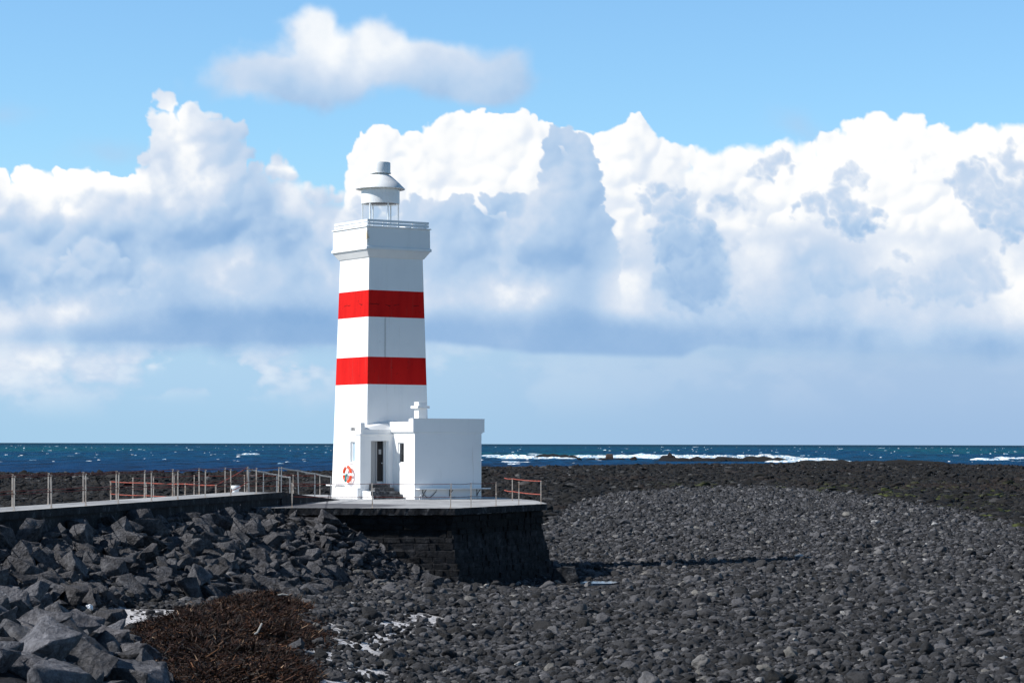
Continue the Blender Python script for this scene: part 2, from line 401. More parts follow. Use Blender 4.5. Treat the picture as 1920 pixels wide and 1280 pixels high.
wl_px = np.array([-400, 0, 340, 620, 905, 1200, 1400, 1600, 1750, 1920, 2400])
wl_d = np.array([461, 461, 463, 490, 585, 665, 700, 735, 720, 660, 560.])
def waterline(X, Y): return np.interp(960 + X * F / np.maximum(Y, 1), wl_px, wl_d)
bd_px = np.array([-400, 1000, 1045, 1100, 1180, 1300, 1450, 1600, 1750, 1920, 2300])
bd_py = np.array([1010, 1000, 965, 936, 920, 911, 909, 924, 946, 985, 1090.])
def bound_d(X, Y):                                       # distance where clean cobbles give way to seaweed rock
    px = 960 + X * F / np.maximum(Y, 1)
    return EYE * F / (np.interp(px, bd_px, bd_py) - HY)

def poly_dist(X, Y, poly, closed=True):
    """signed distance to polygon (negative inside)"""
    X = np.asarray(X, float); Y = np.asarray(Y, float)
    d = np.full(X.shape, 1e9); ins = np.zeros(X.shape, bool); n = len(poly)
    for i in range(n if closed else n - 1):
        (ax, ay), (bx, by) = poly[i], poly[(i + 1) % n]
        ex, ey = bx - ax, by - ay
        tt = np.clip(((X - ax) * ex + (Y - ay) * ey) / (ex * ex + ey * ey), 0, 1)
        d = np.minimum(d, np.hypot(X - ax - tt * ex, Y - ay - tt * ey))
        c = ((ay > Y) != (by > Y)) & (X < (bx - ax) * (Y - ay) / ((by - ay) if by != ay else 1e-9) + ax)
        ins ^= c
    return np.where(ins, -d, d)

kelp_px = [(246, 1176), (300, 1174), (352, 1157), (385, 1142), (417, 1128), (450, 1126), (480, 1116), (530, 1122), (565, 1134), (590, 1146), (560, 1160), (565, 1172), (582, 1186), (580, 1208), (540, 1212), (500, 1209), (520, 1222), (548, 1232), (575, 1256), (592, 1290), (330, 1290), (314, 1240), (250, 1206)]
sandA_px = [(225, 1140), (300, 1143), (352, 1142), (362, 1160), (345, 1178), (240, 1182)]
sandB_px = [(560, 1180), (640, 1165), (720, 1160), (790, 1150), (830, 1160), (790, 1185), (720, 1205), (690, 1240), (740, 1275), (740, 1300), (620, 1300), (560, 1235), (490, 1205), (510, 1195)]

foot = [(wx(30.), 30.), (wx(50.), 50.), (wx(86.), 86.), (-8.0, 86), (-2.03, 86)]
def H(X, Y, rough=True):
    X = np.asarray(X, float); Y = np.asarray(Y, float)
    h = .85 * sstep(-.5, -6.5, X) * sstep(90, 55, Y)
    h = h + .10 * (fbm(X * .25, Y * .12, 3) - .45) * sstep(45, 60, Y)
    # rock slope against walkway and platform front
    r = np.maximum(poly_dist(X, Y, foot, closed=False), 0)
    toph = np.interp(X, [-8.2, -6.4, -5.2, -4.2, -2.3], [2.42, 2.30, 1.7, 1.0, .12])
    toph = np.where(X < -8.2, 2.45, toph)
    rip = toph - .38 * r
    rip = np.where(X > -1.9, -1, rip)
    h = np.maximum(h, rip)
    Xp = X + .20 * (Y - 36)
    pile = (.8 + 1.25 * sstep(-5.5, -7.6, Xp)) * sstep(52, 44, Y) * sstep(-4.6, -5.6, Xp)
    h = np.maximum(h, pile)
    # gully scoured by the platform's outer wall, small pool
    h = h - .46 * np.exp(-((Y - 107) / 15) ** 2 - ((X - 5) / 9) ** 2)
    h = h - .26 * np.exp(-((Y - 87) / 6.5) ** 2 - ((X - .5) / 3.6) ** 2)
    wl = waterline(X, Y)
    t_ = np.clip((Y - 150) / (wl - 150), 0, 1)
    h = h - 1.0 * t_ ** 1.3
    beyond = np.clip((Y - wl) / 120, 0, 1); h = h - 3.0 * beyond
    bd = np.where(X < -3, 108, bound_d(X, Y))
    rf = sstep(0, 40, Y - bd) * sstep(60, -10, Y - wl)
    h = h + rf * (.9 * (fbm(X * .10, Y * .05, 5) - .47) + .35 * (fbm(X * .6, Y * .25, 3) - .45))
    return h
def ray_ground(px, py):
    dx, dy = unpx(px, py)
    ds = np.concatenate([np.arange(26, 130, .25), np.arange(130, 700, 2.)])
    Z = H(dx * ds / F, ds); zr = EYE - dy * ds / F
    i = int(np.argmax(zr <= Z)); d = ds[i]
    return float(dx * d / F), float(d), float(Z[i])
kelp_w = [ray_ground(*p)[:2] for p in kelp_px]
sandA_w = [ray_ground(*p)[:2] for p in sandA_px]
sandB_w = [ray_ground(*p)[:2] for p in sandB_px]

# ------------------------------------------------------------------ ground sheet
def build_ground():
    ys = [8.0]
    while ys[-1] < 60000:
        y = ys[-1]
        ys.append(y + (.28 if y < 110 else .6 if y < 160 else 1.6 if y < 800 else y * .06))
    ys = np.array(ys); nx = 300
    ts = np.linspace(-.30, .30, nx)
    X = ys[:, None] * ts[None, :]; Y = np.repeat(ys[:, None], nx, 1)
    # the sheet widens close to the camera and towards the horizon
    wid = np.interp(ys, [8, 40, 800, 1500, 60000], [2.2, 1.15, 1.15, 3, 6])[:, None]
    X = X * wid
    Z = H(X, Y)
    Z = np.where(Y < 30, np.minimum(Z, 2.0), Z)
    v = np.stack([X, Y, Z], -1).reshape(-1, 3)
    i = np.arange((len(ys) - 1) * (nx - 1)); r, c = i // (nx - 1), i % (nx - 1)
    a = r * nx + c; f = np.stack([a, a + 1, a + nx + 1, a + nx], 1)
    me = np_mesh('ground', v, f, True)
    at_ = me.color_attributes.new('zone', 'FLOAT_COLOR', 'POINT')
    bd = np.where(X < -3, 100, bound_d(X, Y)); reef = sstep(-8, 12, Y - bd + 20 * (fbm(X * .1, Y * .03, 3) - .5))
    sd = np.minimum(poly_dist(X, Y, sandA_w), poly_dist(X, Y, sandB_w)); sand = sstep(.7, -.3, sd)
    cols = np.stack([reef, sand, sand * 0, sand * 0 + 1], -1).reshape(-1, 4).astype(np.float32)
    at_.data.foreach_set('color', cols.ravel())
    tag(mesh_obj('ground', me, M_ground), kind='structure')
build_ground()

def build_sea():
    ys = [395.0]
    while ys[-1] < 90000: ys.append(ys[-1] * 1.012 if ys[-1] < 6000 else ys[-1] * 1.2)
    ys = np.array(ys); nx = 500; ts = np.linspace(-.32, .32, nx)
    wid = np.interp(ys, [395, 5000, 90000], [1, 1.2, 6])[:, None]
    X = ys[:, None] * ts[None, :] * wid; Y = np.repeat(ys[:, None], nx, 1)
    # swell, then chop
    amp = np.interp(Y, [395, 640, 900, 1500, 6000], [.03, .06, .25, .55, .7])
    Z = SEA + amp * (1.3 * (fbm(X * .02, Y * .012, 3) - .45) + .9 * (fbm(X * .12, Y * .05, 3) - .45))
    v = np.stack([X, Y, Z], -1).reshape(-1, 3)
    i = np.arange((len(ys) - 1) * (nx - 1)); r, c = i // (nx - 1), i % (nx - 1)
    a = r * nx + c; f = np.stack([a, a + 1, a + nx + 1, a + nx], 1)
    tag(mesh_obj('sea', np_mesh('sea', v, f, True), M_sea), kind='structure')
build_sea()

def rough_ridge(P0, P1, h, w, seed, steps=60, taper=True):
    """low irregular ridge between two points; returns verts, faces"""
    rg = np.random.default_rng(seed)
    P0 = np.array(P0, float); P1 = np.array(P1, float); L = np.linalg.norm(P1 - P0)
    n = max(steps, 4); m = 7; vs = []
    dirv = (P1 - P0) / L; nrm = np.array([-dirv[1], dirv[0]])
    off = rg.random() * 100
    for i in range(n + 1):
        t_ = i / n
        tp = min(1, 6 * t_, 6 * (1 - t_)) if taper else 1
        hh = h * tp * max(.04, 2.6 * (float(fbm(np.array(off + t_ * n * .3), np.array(3.3 + seed), 4)) - .22))
        ww = w * (.5 + float(vnoise(np.array(off + t_ * 9.), np.array(7.7)))) * (.2 + .8 * tp)
        c = P0 + dirv * L * t_ + nrm * w * .8 * (float(vnoise(np.array(off + t_ * 5.), np.array(1.1 * seed))) - .5)
        for j in range(m):
            a = math.pi * j / (m - 1)
            q = c + nrm * ww * .5 * math.cos(a)
            vs.append((q[0], q[1], SEA - .25 + (hh + .25) * math.sin(a) * (1 + .25 * (rg.random() - .5))))
    f = []
    for i in range(n):
        for j in range(m - 1): a = i * m + j; f.append((a, a + 1, a + m + 1, a + m))
    return np.array(vs), np.array(f)
def merge(parts):
    V = []; Fs = []; o = 0
    for v, f in parts: V.append(v); Fs.append(f + o); o += len(v)
    return np.concatenate(V), np.concatenate(Fs)
def sea_pt(px, py):
    p = ground_at(px, py, SEA); return (p.x, p.y)
# surf breaking over the shoals
surf = []
def surf_row(px0, px1, py, h, w, seed, st=80):
    """a breaker: two or three ragged crests a little apart, each broken by gaps"""
    rs = random.Random(seed)
    for k, (dy, q) in enumerate(((0, .72), (-.9, .5), (.8, .34))):
        x = px0 + rs.uniform(0, 8)
        while x < px1 - 4:
            L = rs.uniform(14, 60) * (1 if k == 0 else .6); x1 = min(px1, x + L)
            surf.append(rough_ridge(sea_pt(x, py + dy + rs.uniform(-.3, .3)), sea_pt(x1, py + dy + rs.uniform(-.3, .3)), h * q * rs.uniform(.7, 1.1), w * .5, seed * 31 + len(surf), max(8, int(x1 - x))))
            x = x1 + (rs.uniform(-6, 2) if k == 0 else rs.uniform(0, 22))
surf_row(905, 935, 854, .5, 12, 1, 20)
surf_row(925, 1010, 857, 1.5, 22, 2); surf_row(935, 1065, 859, .8, 12, 3); surf_row(990, 1015, 851.5, .7, 10, 4, 20)
surf_row(1068, 1200, 857, 1.2, 16, 5); surf_row(1130, 1330, 857, 1.9, 24, 6, 120); surf_row(1200, 1400, 858.5, 1.2, 16, 7)
surf_row(1330, 1480, 859, 2.3, 28, 8, 120); surf_row(1330, 1500, 861, 1.3, 20, 9, 110); surf_row(1430, 1560, 862, 1.2, 16, 10, 90)
surf_row(1075, 1300, 856.2, 1.3, 16, 41, 100); surf_row(1250, 1470, 857, 1.8, 20, 42, 100)
surf_row(1440, 1585, 865.5, .9, 14, 11, 90); surf_row(1500, 1585, 864.5, .8, 12, 12)
surf_row(938, 990, 866, .35, 6, 13, 30); surf_row(950, 975, 869.5, .3, 4, 14, 20)
surf_row(1836, 1875, 861.5, .9, 14, 15, 40); surf_row(1870, 1925, 859, .9, 12, 16, 40)
surf_row(60, 200, 889, .16, 6, 17, 60); surf_row(200, 260, 887, .14, 5, 18, 30); surf_row(530, 622, 884.5, .22, 6, 19, 50)
surf_row(448, 481, 851.5, 1.0, 12, 20, 20); surf_row(0, 60, 891, .14, 5, 21, 30)
v, f = merge(surf)
tag(mesh_obj('surf', np_mesh('surf', v, f, True), M_foam), 'white breakers rolling over the shoals beyond the beach', 'surf', kind='stuff')
# whitecaps scattered over open water
caps = []
for k in range(360):
    d = 700 * (9 ** random.random()); px = random.uniform(-150, 2070)
    if d < waterline(np.array((px - 960) * d / F), np.array(d)) + 90: continue
    X = (px - 960) * d / F
    L = random.choice([.25, .3, .4, .5, .7, 1.0]) * (d / 700) ** .6
    if random.random() < .09: L *= random.uniform(2.5, 5)
    h = min(.05 + .00019 * d, .5) * random.uniform(.5, 1.1)
    s = random.uniform(-.5, .5)
    caps.append(rough_ridge((X - L / 2, d - s), (X + L / 2, d + s), h, random.uniform(1, 3), 100 + k, 8))
v, f = merge(caps)
tag(mesh_obj('whitecaps', np_mesh('whitecaps', v, f, True), M_foam), 'small white wave crests scattered over the open sea', 'whitecaps', kind='stuff')

# ------------------------------------------------------------------ rock meshes
def rock_mesh(name, seed, cuts=3, sharp=1.0, npts=16, flat=.8, bev=.07):
    rd = random.Random(seed); bm = bmesh.new()
    for i in range(npts):
        v = Vector((rd.gauss(0, 1), rd.gauss(0, 1), rd.gauss(0, 1))).normalized() * rd.uniform(.8, 1.05)
        bm.verts.new((v.x * .62, v.y * .5, v.z * .5 * flat))
    r = bmesh.ops.convex_hull(bm, input=bm.verts)
    bmesh.ops.delete(bm, geom=list({g for g in r['geom_interior'] + r['geom_unused'] if isinstance(g, bmesh.types.BMVert)}), context='VERTS')
    bmesh.ops.dissolve_limit(bm, angle_limit=R(18), verts=bm.verts, edges=bm.edges)
    bmesh.ops.bevel(bm, geom=list(bm.edges), offset=bev, segments=2, affect='EDGES', profile=.6, clamp_overlap=True)
    bmesh.ops.triangulate(bm, faces=bm.faces)
    if cuts:
        for _ in range(cuts):
            long_e = [e for e in bm.edges if e.calc_length() > .13]
            if not long_e: break
            bmesh.ops.subdivide_edges(bm, edges=long_e, cuts=1); bmesh.ops.triangulate(bm, faces=[f for f in bm.faces if len(f.verts) > 3])
    off = Vector((seed * 3.1, seed * 1.7, 0))
    bm.normal_update()
    for v in bm.verts:
        n = mnoise.fractal(v.co * 2.6 + off, 1.0, 2.0, 4) * .045 * sharp + (mnoise.noise(v.co * 9 + off)) * .016
        v.co += v.normal * n
    for f in bm.faces: f.smooth = True
    me = bpy.data.meshes.new(name); bm.to_mesh(me); bm.free()
    return me
boulder_me = [rock_mesh('boulder_%d' % i, 10 + i, 3, 1.0, 8 + i % 6, .62 + .09 * (i % 4), .022) for i in range(16)]
for me in boulder_me: me.materials.append(M_rock)
boulder_me2 = []
for i in range(6):
    me = boulder_me[i * 2].copy(); me.materials.clear(); me.materials.append(M_rock2); boulder_me2.append(me)
def mesh_arrays(me):
    me.calc_loop_triangles()
    v = np.empty(len(me.vertices) * 3, np.float32); me.vertices.foreach_get('co', v)
    f = np.empty(len(me.loop_triangles) * 3, np.int32); me.loop_triangles.foreach_get('vertices', f)
    return v.reshape(-1, 3), f.reshape(-1, 3)

PCX, PCY = ray_ground(1126, 1095)[:2]
# ------------------------------------------------------------------ boulder placement
def disk_scatter(X, Y, rad, fill=1.0):
    pts = []; cell = {}; cs = .5
    for x, y, r in zip(X.tolist(), Y.tolist(), rad.tolist()):
        if r <= 0: continue
        gx, gy = int(x // cs), int(y // cs); reach = int((r + .55) * fill / cs) + 1; ok = True
        for i in range(gx - reach, gx + reach + 1):
            for j in range(gy - reach, gy + reach + 1):
                for (a, b, c) in cell.get((i, j), ()):
                    if (a - x) ** 2 + (b - y) ** 2 < ((c + r) * fill) ** 2: ok = False; break
                if not ok: break
            if not ok: break
        if ok: cell.setdefault((gx, gy), []).append((x, y, r)); pts.append((x, y, r))
    return pts
def zones(X, Y):
    """0 = no boulders, 1 = rock slope, 2 = near pile"""
    h = H(X, Y); px, py = proj(X, Y, h); r = np.maximum(poly_dist(X, Y, foot, closed=False), 0)
    top = np.where(X > -8.2, np.interp(X, [-8.2, -6.4, -5.2, -4.2, -2.3], [2.42, 2.30, 1.7, 1.0, .12]), 2.45)
    base = .85 * sstep(-.5, -6.5, X) * sstep(90, 55, Y)
    slope = (r < top / .38 * .98 + .9) & ((h > base + .12) | (r < 2.2) | ((rng.random(X.shape) < .30) & (Y > 64))) & (X < -1.9) & ~((Y < 58) & (X > -9.9))
    z = np.where(slope, 1, 0)
    z = np.where((Y < 50) & (X + .20 * (Y - 36) < -5.25 + .2 * np.sin(Y * 1.3)), 2, z)
    return np.where((X < wx(Y) + .1) | (Y > 85.8) | (px < -120), 0, z)
rocks = []
n_ = 30000; cX = rng.uniform(-17, -1.2, n_); cY = rng.uniform(30, 86, n_); cz = zones(cX, cY)
cr = np.where(cz == 2, rng.choice([.2, .3, .4, .5], n_), rng.choice([.15, .19, .24, .31, .38], n_) * np.where(cX < -6, 1, .85))
cr = np.where((cz == 0) | (poly_dist(cX, cY, kelp_w) < .1) | ((poly_dist(cX, cY, sandA_w) < .1) & (cz != 2)), 0, cr)
pts = disk_scatter(cX, cY, cr, .74)
print('boulder sites', len(pts))
pz = zones(np.array([p[0] for p in pts]), np.array([p[1] for p in pts])); pH = H(np.array([p[0] for p in pts]), np.array([p[1] for p in pts]))
for k_, (x, y, r) in enumerate(pts):
    z = float(pH[k_]); zone = 'pile' if pz[k_] == 2 else 'slope'
    s = r * 2 * random.uniform(1.15, 1.55)
    sc3 = (s * random.uniform(.85, 1.4), s * random.uniform(.8, 1.2), s * random.uniform(.75, 1.15))
    rocks.append(dict(p=(x, y, z + s * random.uniform(-.02, .22)), s=sc3, r=(random.uniform(-.7, .7), random.uniform(-.7, .7), random.uniform(0, 6.28)), zone=zone, size=s))
for q in rocks:
    px, py = proj(*q['p']); q['px'], q['py'] = px, py
    q['w'] = q['size'] * F / q['p'][1]
# named big ones of the near pile and lone stones on the beach: px, py(centre), width px, label, mesh, flatness, pale
named = [
 (70, 1172, 135, 'large pale porous boulder humped at the far left edge, above the cone-topped boulder', 0, 1.0, True),
 (85, 1232, 105, 'pale pitted boulder leaning below the large humped boulder at the left edge', 3, 1.1, True),
 (150, 1243, 92, 'smooth-faced wedge boulder with a sharp ridge between its lit top and black right side', 5, 1.0, True),
 (206, 1166, 66, 'dark pointed boulder in front of the white sand strip, black on its right face', 2, 1.2, False),
 (238, 1243, 80, 'flat-topped boulder beside the lower left edge of the brown kelp heap', 7, .8, False),
 (215, 1272, 100, 'long low pale boulder at the bottom edge of the photo left of the kelp heap', 4, .7, True),
 (105, 1160, 60, 'broad dark boulder right behind the large humped pale boulder', 9, .8, False),
 (555, 1209, 50, 'smooth grey boulder nestled in a notch of the brown kelp heap', 6, .75, False),
 (812, 1189, 48, 'lone squat boulder on the cobbles below the corner of the stone wall', 1, .9, False),
 (623, 1266, 42, 'dark pyramid-shaped boulder on the white shell sand right of the kelp', 5, .8, False),
 (880, 1107, 32, 'rounded dark boulder at the foot of the dark right platform wall', 11, .8, False),
 (1014, 1143, 28, 'small dark wet boulder lying alone on the cobbles right of the platform wall', 3, .8, False),
 (1750, 1243, 30, 'tall upright grey stone standing among cobbles near the lower right', 8, 1.3, False),
 (1553, 1266, 30, 'angular light grey stone at the bottom edge right of the middle', 10, 1.0, False),
 (1612, 1270, 38, 'broad rounded stone touching the bottom edge right of the angular stone', 12, .8, False),
 (1843, 1201, 32, 'bluish grey sloping stone near the right edge above the upright stone', 13, .7, False),
 (1330, 1231, 27, 'squat dark stone among cobbles at the lower middle of the beach', 14, .9, False),
 (943, 1229, 30, 'dark rounded stone left of centre near the bottom of the beach', 15, .9, False),
 (960, 1258, 32, 'grey stone with a lit top just above the bottom edge left of centre', 12, .8, False)]
for (px, py, w, lab, mi, fl, pale) in named:
    x, y, z = ray_ground(px, py + w * .2)
    s = w * y / F / 1.05
    me = (boulder_me2[mi % 6] if pale else boulder_me[mi])
    o = mesh_obj('boulder', me, None)
    o.location = (x, y, z + s * fl * .22); o.scale = (s * 1.05, s * .95, s * fl * 1.15); o.rotation_euler = (.1 * (mi % 3 - 1), .15 * (mi % 4 - 1.5), mi * 1.3)
    tag(o, lab, 'boulder', 'large boulders and lone stones')
    # keep others off its front
    rocks[:] = [q for q in rocks if not (math.hypot(q['p'][0] - x, q['p'][1] - y) < s * .55)]
pale_st = [(1911, 1157, 16, 'pale buff oval stone at the right edge of the beach'), (1491, 1212, 18, 'pale grey oval stone among dark cobbles right of the middle'),
 (1798, 1182, 16, 'cream oval stone near the right edge above the cobbles'), (1641, 1240, 13, 'white stone chip near the bottom right of the beach'),
 (913, 1105, 16, 'flat white stone at the foot of the dark platform wall'), (973, 1100, 13, 'white pebble beneath the right end of the dark platform wall'),
 (1427, 1219, 20, 'flat tan stone among dark cobbles below the middle of the beach'), (1045, 1149, 12, 'white pebble beside the small dark wet boulder')]
for i, (px, py, w, lab) in enumerate(pale_st):
    x, y, z = ray_ground(px, py); s = w * y / F * .8
    me = bpy.data.meshes.get('pale_%d' % i) or rock_mesh('pale_%d' % i, 70 + i, 2, .5, 22, .6, .12)
    o = mesh_obj('pale_stone', me, M_pale); o.location = (x, y, z + .12 + s * .12); o.scale = (s, s, s * .9); o.rotation_euler = (.1, .2, i)
    tag(o, lab, 'stone', 'pale stones scattered on the cobbles')
vis = [q for q in rocks if -20 < q['px'] < 1940 and q['py'] < 1300]
vis.sort(key=lambda q: -q['w']); N_IND = 300 - len(named)
indiv = vis[:N_IND]; ids = set(id(q) for q in indiv); rest = [q for q in rocks if id(q) not in ids]
for k, q in enumerate(indiv):
    pale = q['zone'] == 'pile' and random.random() < .8
    me = random.choice(boulder_me2 if pale else boulder_me)
    o = mesh_obj('boulder', me, None); o.location = q['p']; o.scale = q['s']; o.rotation_euler = q['r']
    if q['zone'] == 'pile':
        tag(o, 'angular grey boulder in the near pile left of the kelp heap', 'boulder', 'boulders of the near pile left of the kelp')
    elif q['px'] < 560:
        tag(o, 'angular dark grey boulder in the rock slope below the raised walkway', 'boulder', 'boulders of the slope below the walkway')
    else:
        tag(o, 'angular dark grey boulder in the rock slope against the platform wall', 'boulder', 'boulders of the slope against the platform wall')
# the remaining smaller ones and the chinking between them: one mesh
small_me = [rock_mesh('chip_%d' % i, 40 + i, 1, .8, 9 + i % 5, .75, .05) for i in range(8)]
small_arr = [mesh_arrays(me) for me in small_me]
allr = list(rest)
n_ = 26000; cX = rng.uniform(-14, -1.2, n_); cY = rng.uniform(31, 86, n_)
cr = np.where((zones(cX, cY) == 0) | (poly_dist(cX, cY, kelp_w) < 0), 0, rng.uniform(.07, .15, n_))
cp = disk_scatter(cX, cY, cr, 1.0); cH = H(np.array([p[0] for p in cp]), np.array([p[1] for p in cp]))
for (x, y, r), z in zip(cp, cH.tolist()):
    s = r * 2.6; allr.append(dict(p=(x, y, z + .02), s=(s * 1.2, s, s * .9), r=(random.uniform(-.6, .6), random.uniform(-.6, .6), random.uniform(0, 6.28))))
parts = []
for q in allr:
    v, f = random.choice(small_arr)
    Mx = np.array(Euler(q['r']).to_matrix()) @ np.diag(q['s'])
    parts.append((v @ Mx.T + np.array(q['p']), f))
v, f = merge(parts); me = np_mesh('boulder_rubble', v, f, True)
tag(mesh_obj('boulder_rubble', me, M_rock), 'smaller dark rocks filling the gaps of the boulder slope', 'rubble', kind='stuff')
print('rubble', len(allr), 'indiv', len(indiv))

# ------------------------------------------------------------------ instanced cobbles (geometry nodes on a point cloud)
def stone_tree(name, material, nvar, amp, seed, sub=3):
    g = bpy.data.node_groups.new(name, 'GeometryNodeTree')
    g.interface.new_socket('Geometry', in_out='INPUT', socket_type='NodeSocketGeometry')
    g.interface.new_socket('Geometry', in_out='OUTPUT', socket_type='NodeSocketGeometry')
    N, L = g.nodes, g.links
    gi = N.new('NodeGroupInput'); go = N.new('NodeGroupOutput')
    join = N.new('GeometryNodeGeometryToInstance')
    for k in range(nvar):
        ico = N.new('GeometryNodeMeshIcoSphere'); ico.inputs['Radius'].default_value = .5; ico.inputs['Subdivisions'].default_value = sub
        nz = N.new('ShaderNodeTexNoise'); nz.noise_dimensions = '4D'; nz.inputs['W'].default_value = seed + k * 5.3; nz.inputs['Scale'].default_value = 1.5; nz.inputs['Detail'].default_value = 2.5
        pos = N.new('GeometryNodeInputPosition'); L.new(pos.outputs[0], nz.inputs['Vector'])
        sub_ = N.new('ShaderNodeVectorMath'); sub_.operation = 'SUBTRACT'; L.new(nz.outputs['Color'], sub_.inputs[0]); sub_.inputs[1].default_value = (.5, .5, .5)
        scl = N.new('ShaderNodeVectorMath'); scl.operation = 'SCALE'; L.new(sub_.outputs[0], scl.inputs[0]); scl.inputs[3].default_value = amp
        sp = N.new('GeometryNodeSetPosition'); L.new(ico.outputs['Mesh'], sp.inputs['Geometry']); L.new(scl.outputs[0], sp.inputs['Offset'])
        sm = N.new('GeometryNodeSetMaterial'); sm.inputs['Material'].default_value = material; L.new(sp.outputs[0], sm.inputs['Geometry'])
        ss_ = N.new('GeometryNodeSetShadeSmooth'); L.new(sm.outputs[0], ss_.inputs['Geometry'])
        L.new(ss_.outputs[0], join.inputs[0])
    iop = N.new('GeometryNodeInstanceOnPoints'); iop.inputs['Pick Instance'].default_value = True
    L.new(gi.outputs[0], iop.inputs['Points']); L.new(join.outputs[0], iop.inputs['Instance'])
    def attr(nm, ty, idx_name):
        a = N.new('GeometryNodeInputNamedAttribute'); a.data_type = ty; a.inputs['Name'].default_value = nm
        return a.outputs['Attribute']
    L.new(attr('variant', 'INT', 0), iop.inputs['Instance Index'])
    L.new(attr('rot', 'FLOAT_VECTOR', 0), iop.inputs['Rotation'])
    L.new(attr('scl', 'FLOAT_VECTOR', 0), iop.inputs['Scale'])
    L.new(iop.outputs[0], go.inputs[0])
    return g
def cloud(name, P, S, Rt, Var, tree, label, cat):
    me = np_mesh(name, P, np.zeros((0, 3), int))
    a = me.attributes.new('scl', 'FLOAT_VECTOR', 'POINT'); a.data.foreach_set('vector', S.astype(np.float32).ravel())
    a = me.attributes.new('rot', 'FLOAT_VECTOR', 'POINT'); a.data.foreach_set('vector', Rt.astype(np.float32).ravel())
    a = me.attributes.new('variant', 'INT', 'POINT'); a.data.foreach_set('value', Var.astype(np.int32))
    o = bpy.data.objects.new(name, me); COL.objects.link(o)
    md = o.modifiers.new('scatter', 'NODES'); md.node_group = tree
    tag(o, label, cat, kind='stuff')
    return o
def grid_pts(y0, y1, cell, tl=.255, tmax=.275):
    """jittered grid over the view wedge; the cell may grow with distance"""
    P = []; y = y0
    while y < y1:
        c = cell(y); n = int((tl + tmax) * y / c) + 1
        xs = -tl * y + (np.arange(n) + rng.random(n)) * c
        P.append(np.stack([xs, y + rng.random(n) * c], 1)); y += c
    return np.concatenate(P)
plat_in = lambda X, Y: poly_dist(X, Y, plat)
# cobbles
P = grid_pts(44, 330, lambda y: .084 if y < 90 else .084 + .082 * min(1, (y - 90) / 90), .215, .305)
X, Y = P[:, 0], P[:, 1]
keep = (Y < bound_d(X, Y) + 14 * (rng.random(len(X)) - .45)) & (plat_in(X, Y) > .05)
keep &= ~((X < wx(Y) + .2) & (Y < 92)) & ~((X < -2) & (Y > 86) & (Y < 104))
Hf = .85 * sstep(-.5, -6.5, X) * sstep(90, 55, Y)
Z = H(X, Y)
keep &= (X > -11.5)
keep &= ~((Z > Hf + .55) & (X < -1.9))
kd = poly_dist(X, Y, kelp_w); keep &= (kd > .05)
sd = np.minimum(poly_dist(X, Y, sandA_w), poly_dist(X, Y, sandB_w))
keep &= ~((((X - PCX) / .85) ** 2 + ((Y - PCY + 1.2) / 2.6) ** 2) < 1)
thin = np.where(sd < .3, .05 + 1.3 * np.maximum(fbm(X * 1.2, Y * .6, 3) - .40, 0), 1.1)
thin = np.where(poly_dist(X, Y, sandA_w) < .3, .02, thin)
keep &= rng.random(len(X)) < thin
X, Y, Z = X[keep], Y[keep], Z[keep]; n = len(X)
ln = rng.lognormal(0, .42, n)
s = np.clip(.091 * ln * np.where(rng.random(n) < .007, 1.9, 1), .045, .42) * np.interp(Y, [45, 100, 260], [1.0, 1.08, 1.38])
S = np.stack([s * rng.uniform(.9, 1.45, n), s * rng.uniform(.8, 1.15, n), s * rng.uniform(.5, .95, n)], 1)
Rt = np.stack([rng.normal(0, .35, n), rng.normal(0, .35, n), rng.uniform(0, 6.28, n)], 1)
Z = Z + s * rng.uniform(.05, .42, n)
cloud('cobbles', np.stack([X, Y, Z], 1), S, Rt, rng.integers(0, 12, n), stone_tree('cobble_scatter', M_peb, 12, 1.0, 1.0), 'dark grey sea-worn cobbles covering the whole beach', 'cobbles')
print('cobbles', n)
# seaweed-covered stones
P = grid_pts(92, 760, lambda y: .26 + .50 * min(1, max(0, (y - 110) / 300)))
X, Y = P[:, 0], P[:, 1]
bd = np.where(X < -3, 96, bound_d(X, Y)); keep = (Y > bd + 22 * (rng.random(len(X)) - .5)) & (plat_in(X, Y) > .3) & (Y < waterline(X, Y) + 12)
keep &= ~((X < -2) & (X > -14) & (Y < 105))
X, Y = X[keep], Y[keep]; Z = H(X, Y); n = len(X)
s = np.clip(.25 * rng.lognormal(0, .5, n), .10, 1.1) * np.interp(Y, [95, 400], [.75, 1.5])
S = np.stack([s * rng.uniform(.9, 1.6, n), s * rng.uniform(.8, 1.3, n), s * rng.uniform(.4, .75, n)], 1)
Rt = np.stack([rng.normal(0, .25, n), rng.normal(0, .25, n), rng.uniform(0, 6.28, n)], 1)
cloud('seaweed_rocks', np.stack([X, Y, Z + .02], 1), S, Rt, rng.integers(0, 7, n), stone_tree('reef_scatter', M_reef, 7, .95, 50.0), 'seaweed-covered black and brown rocks exposed between the beach and the sea', 'reef rocks')
print('reef rocks', n)

M_blackrock = mat('wet_black_rock', lambda t, b: t.put(b.inputs['Base Color'], t.mix(t.noise(t.pos(), .8, 5, .7), (.0025, .0025, .0025), (.010, .0095, .009))), rough=.8, spec=.2)
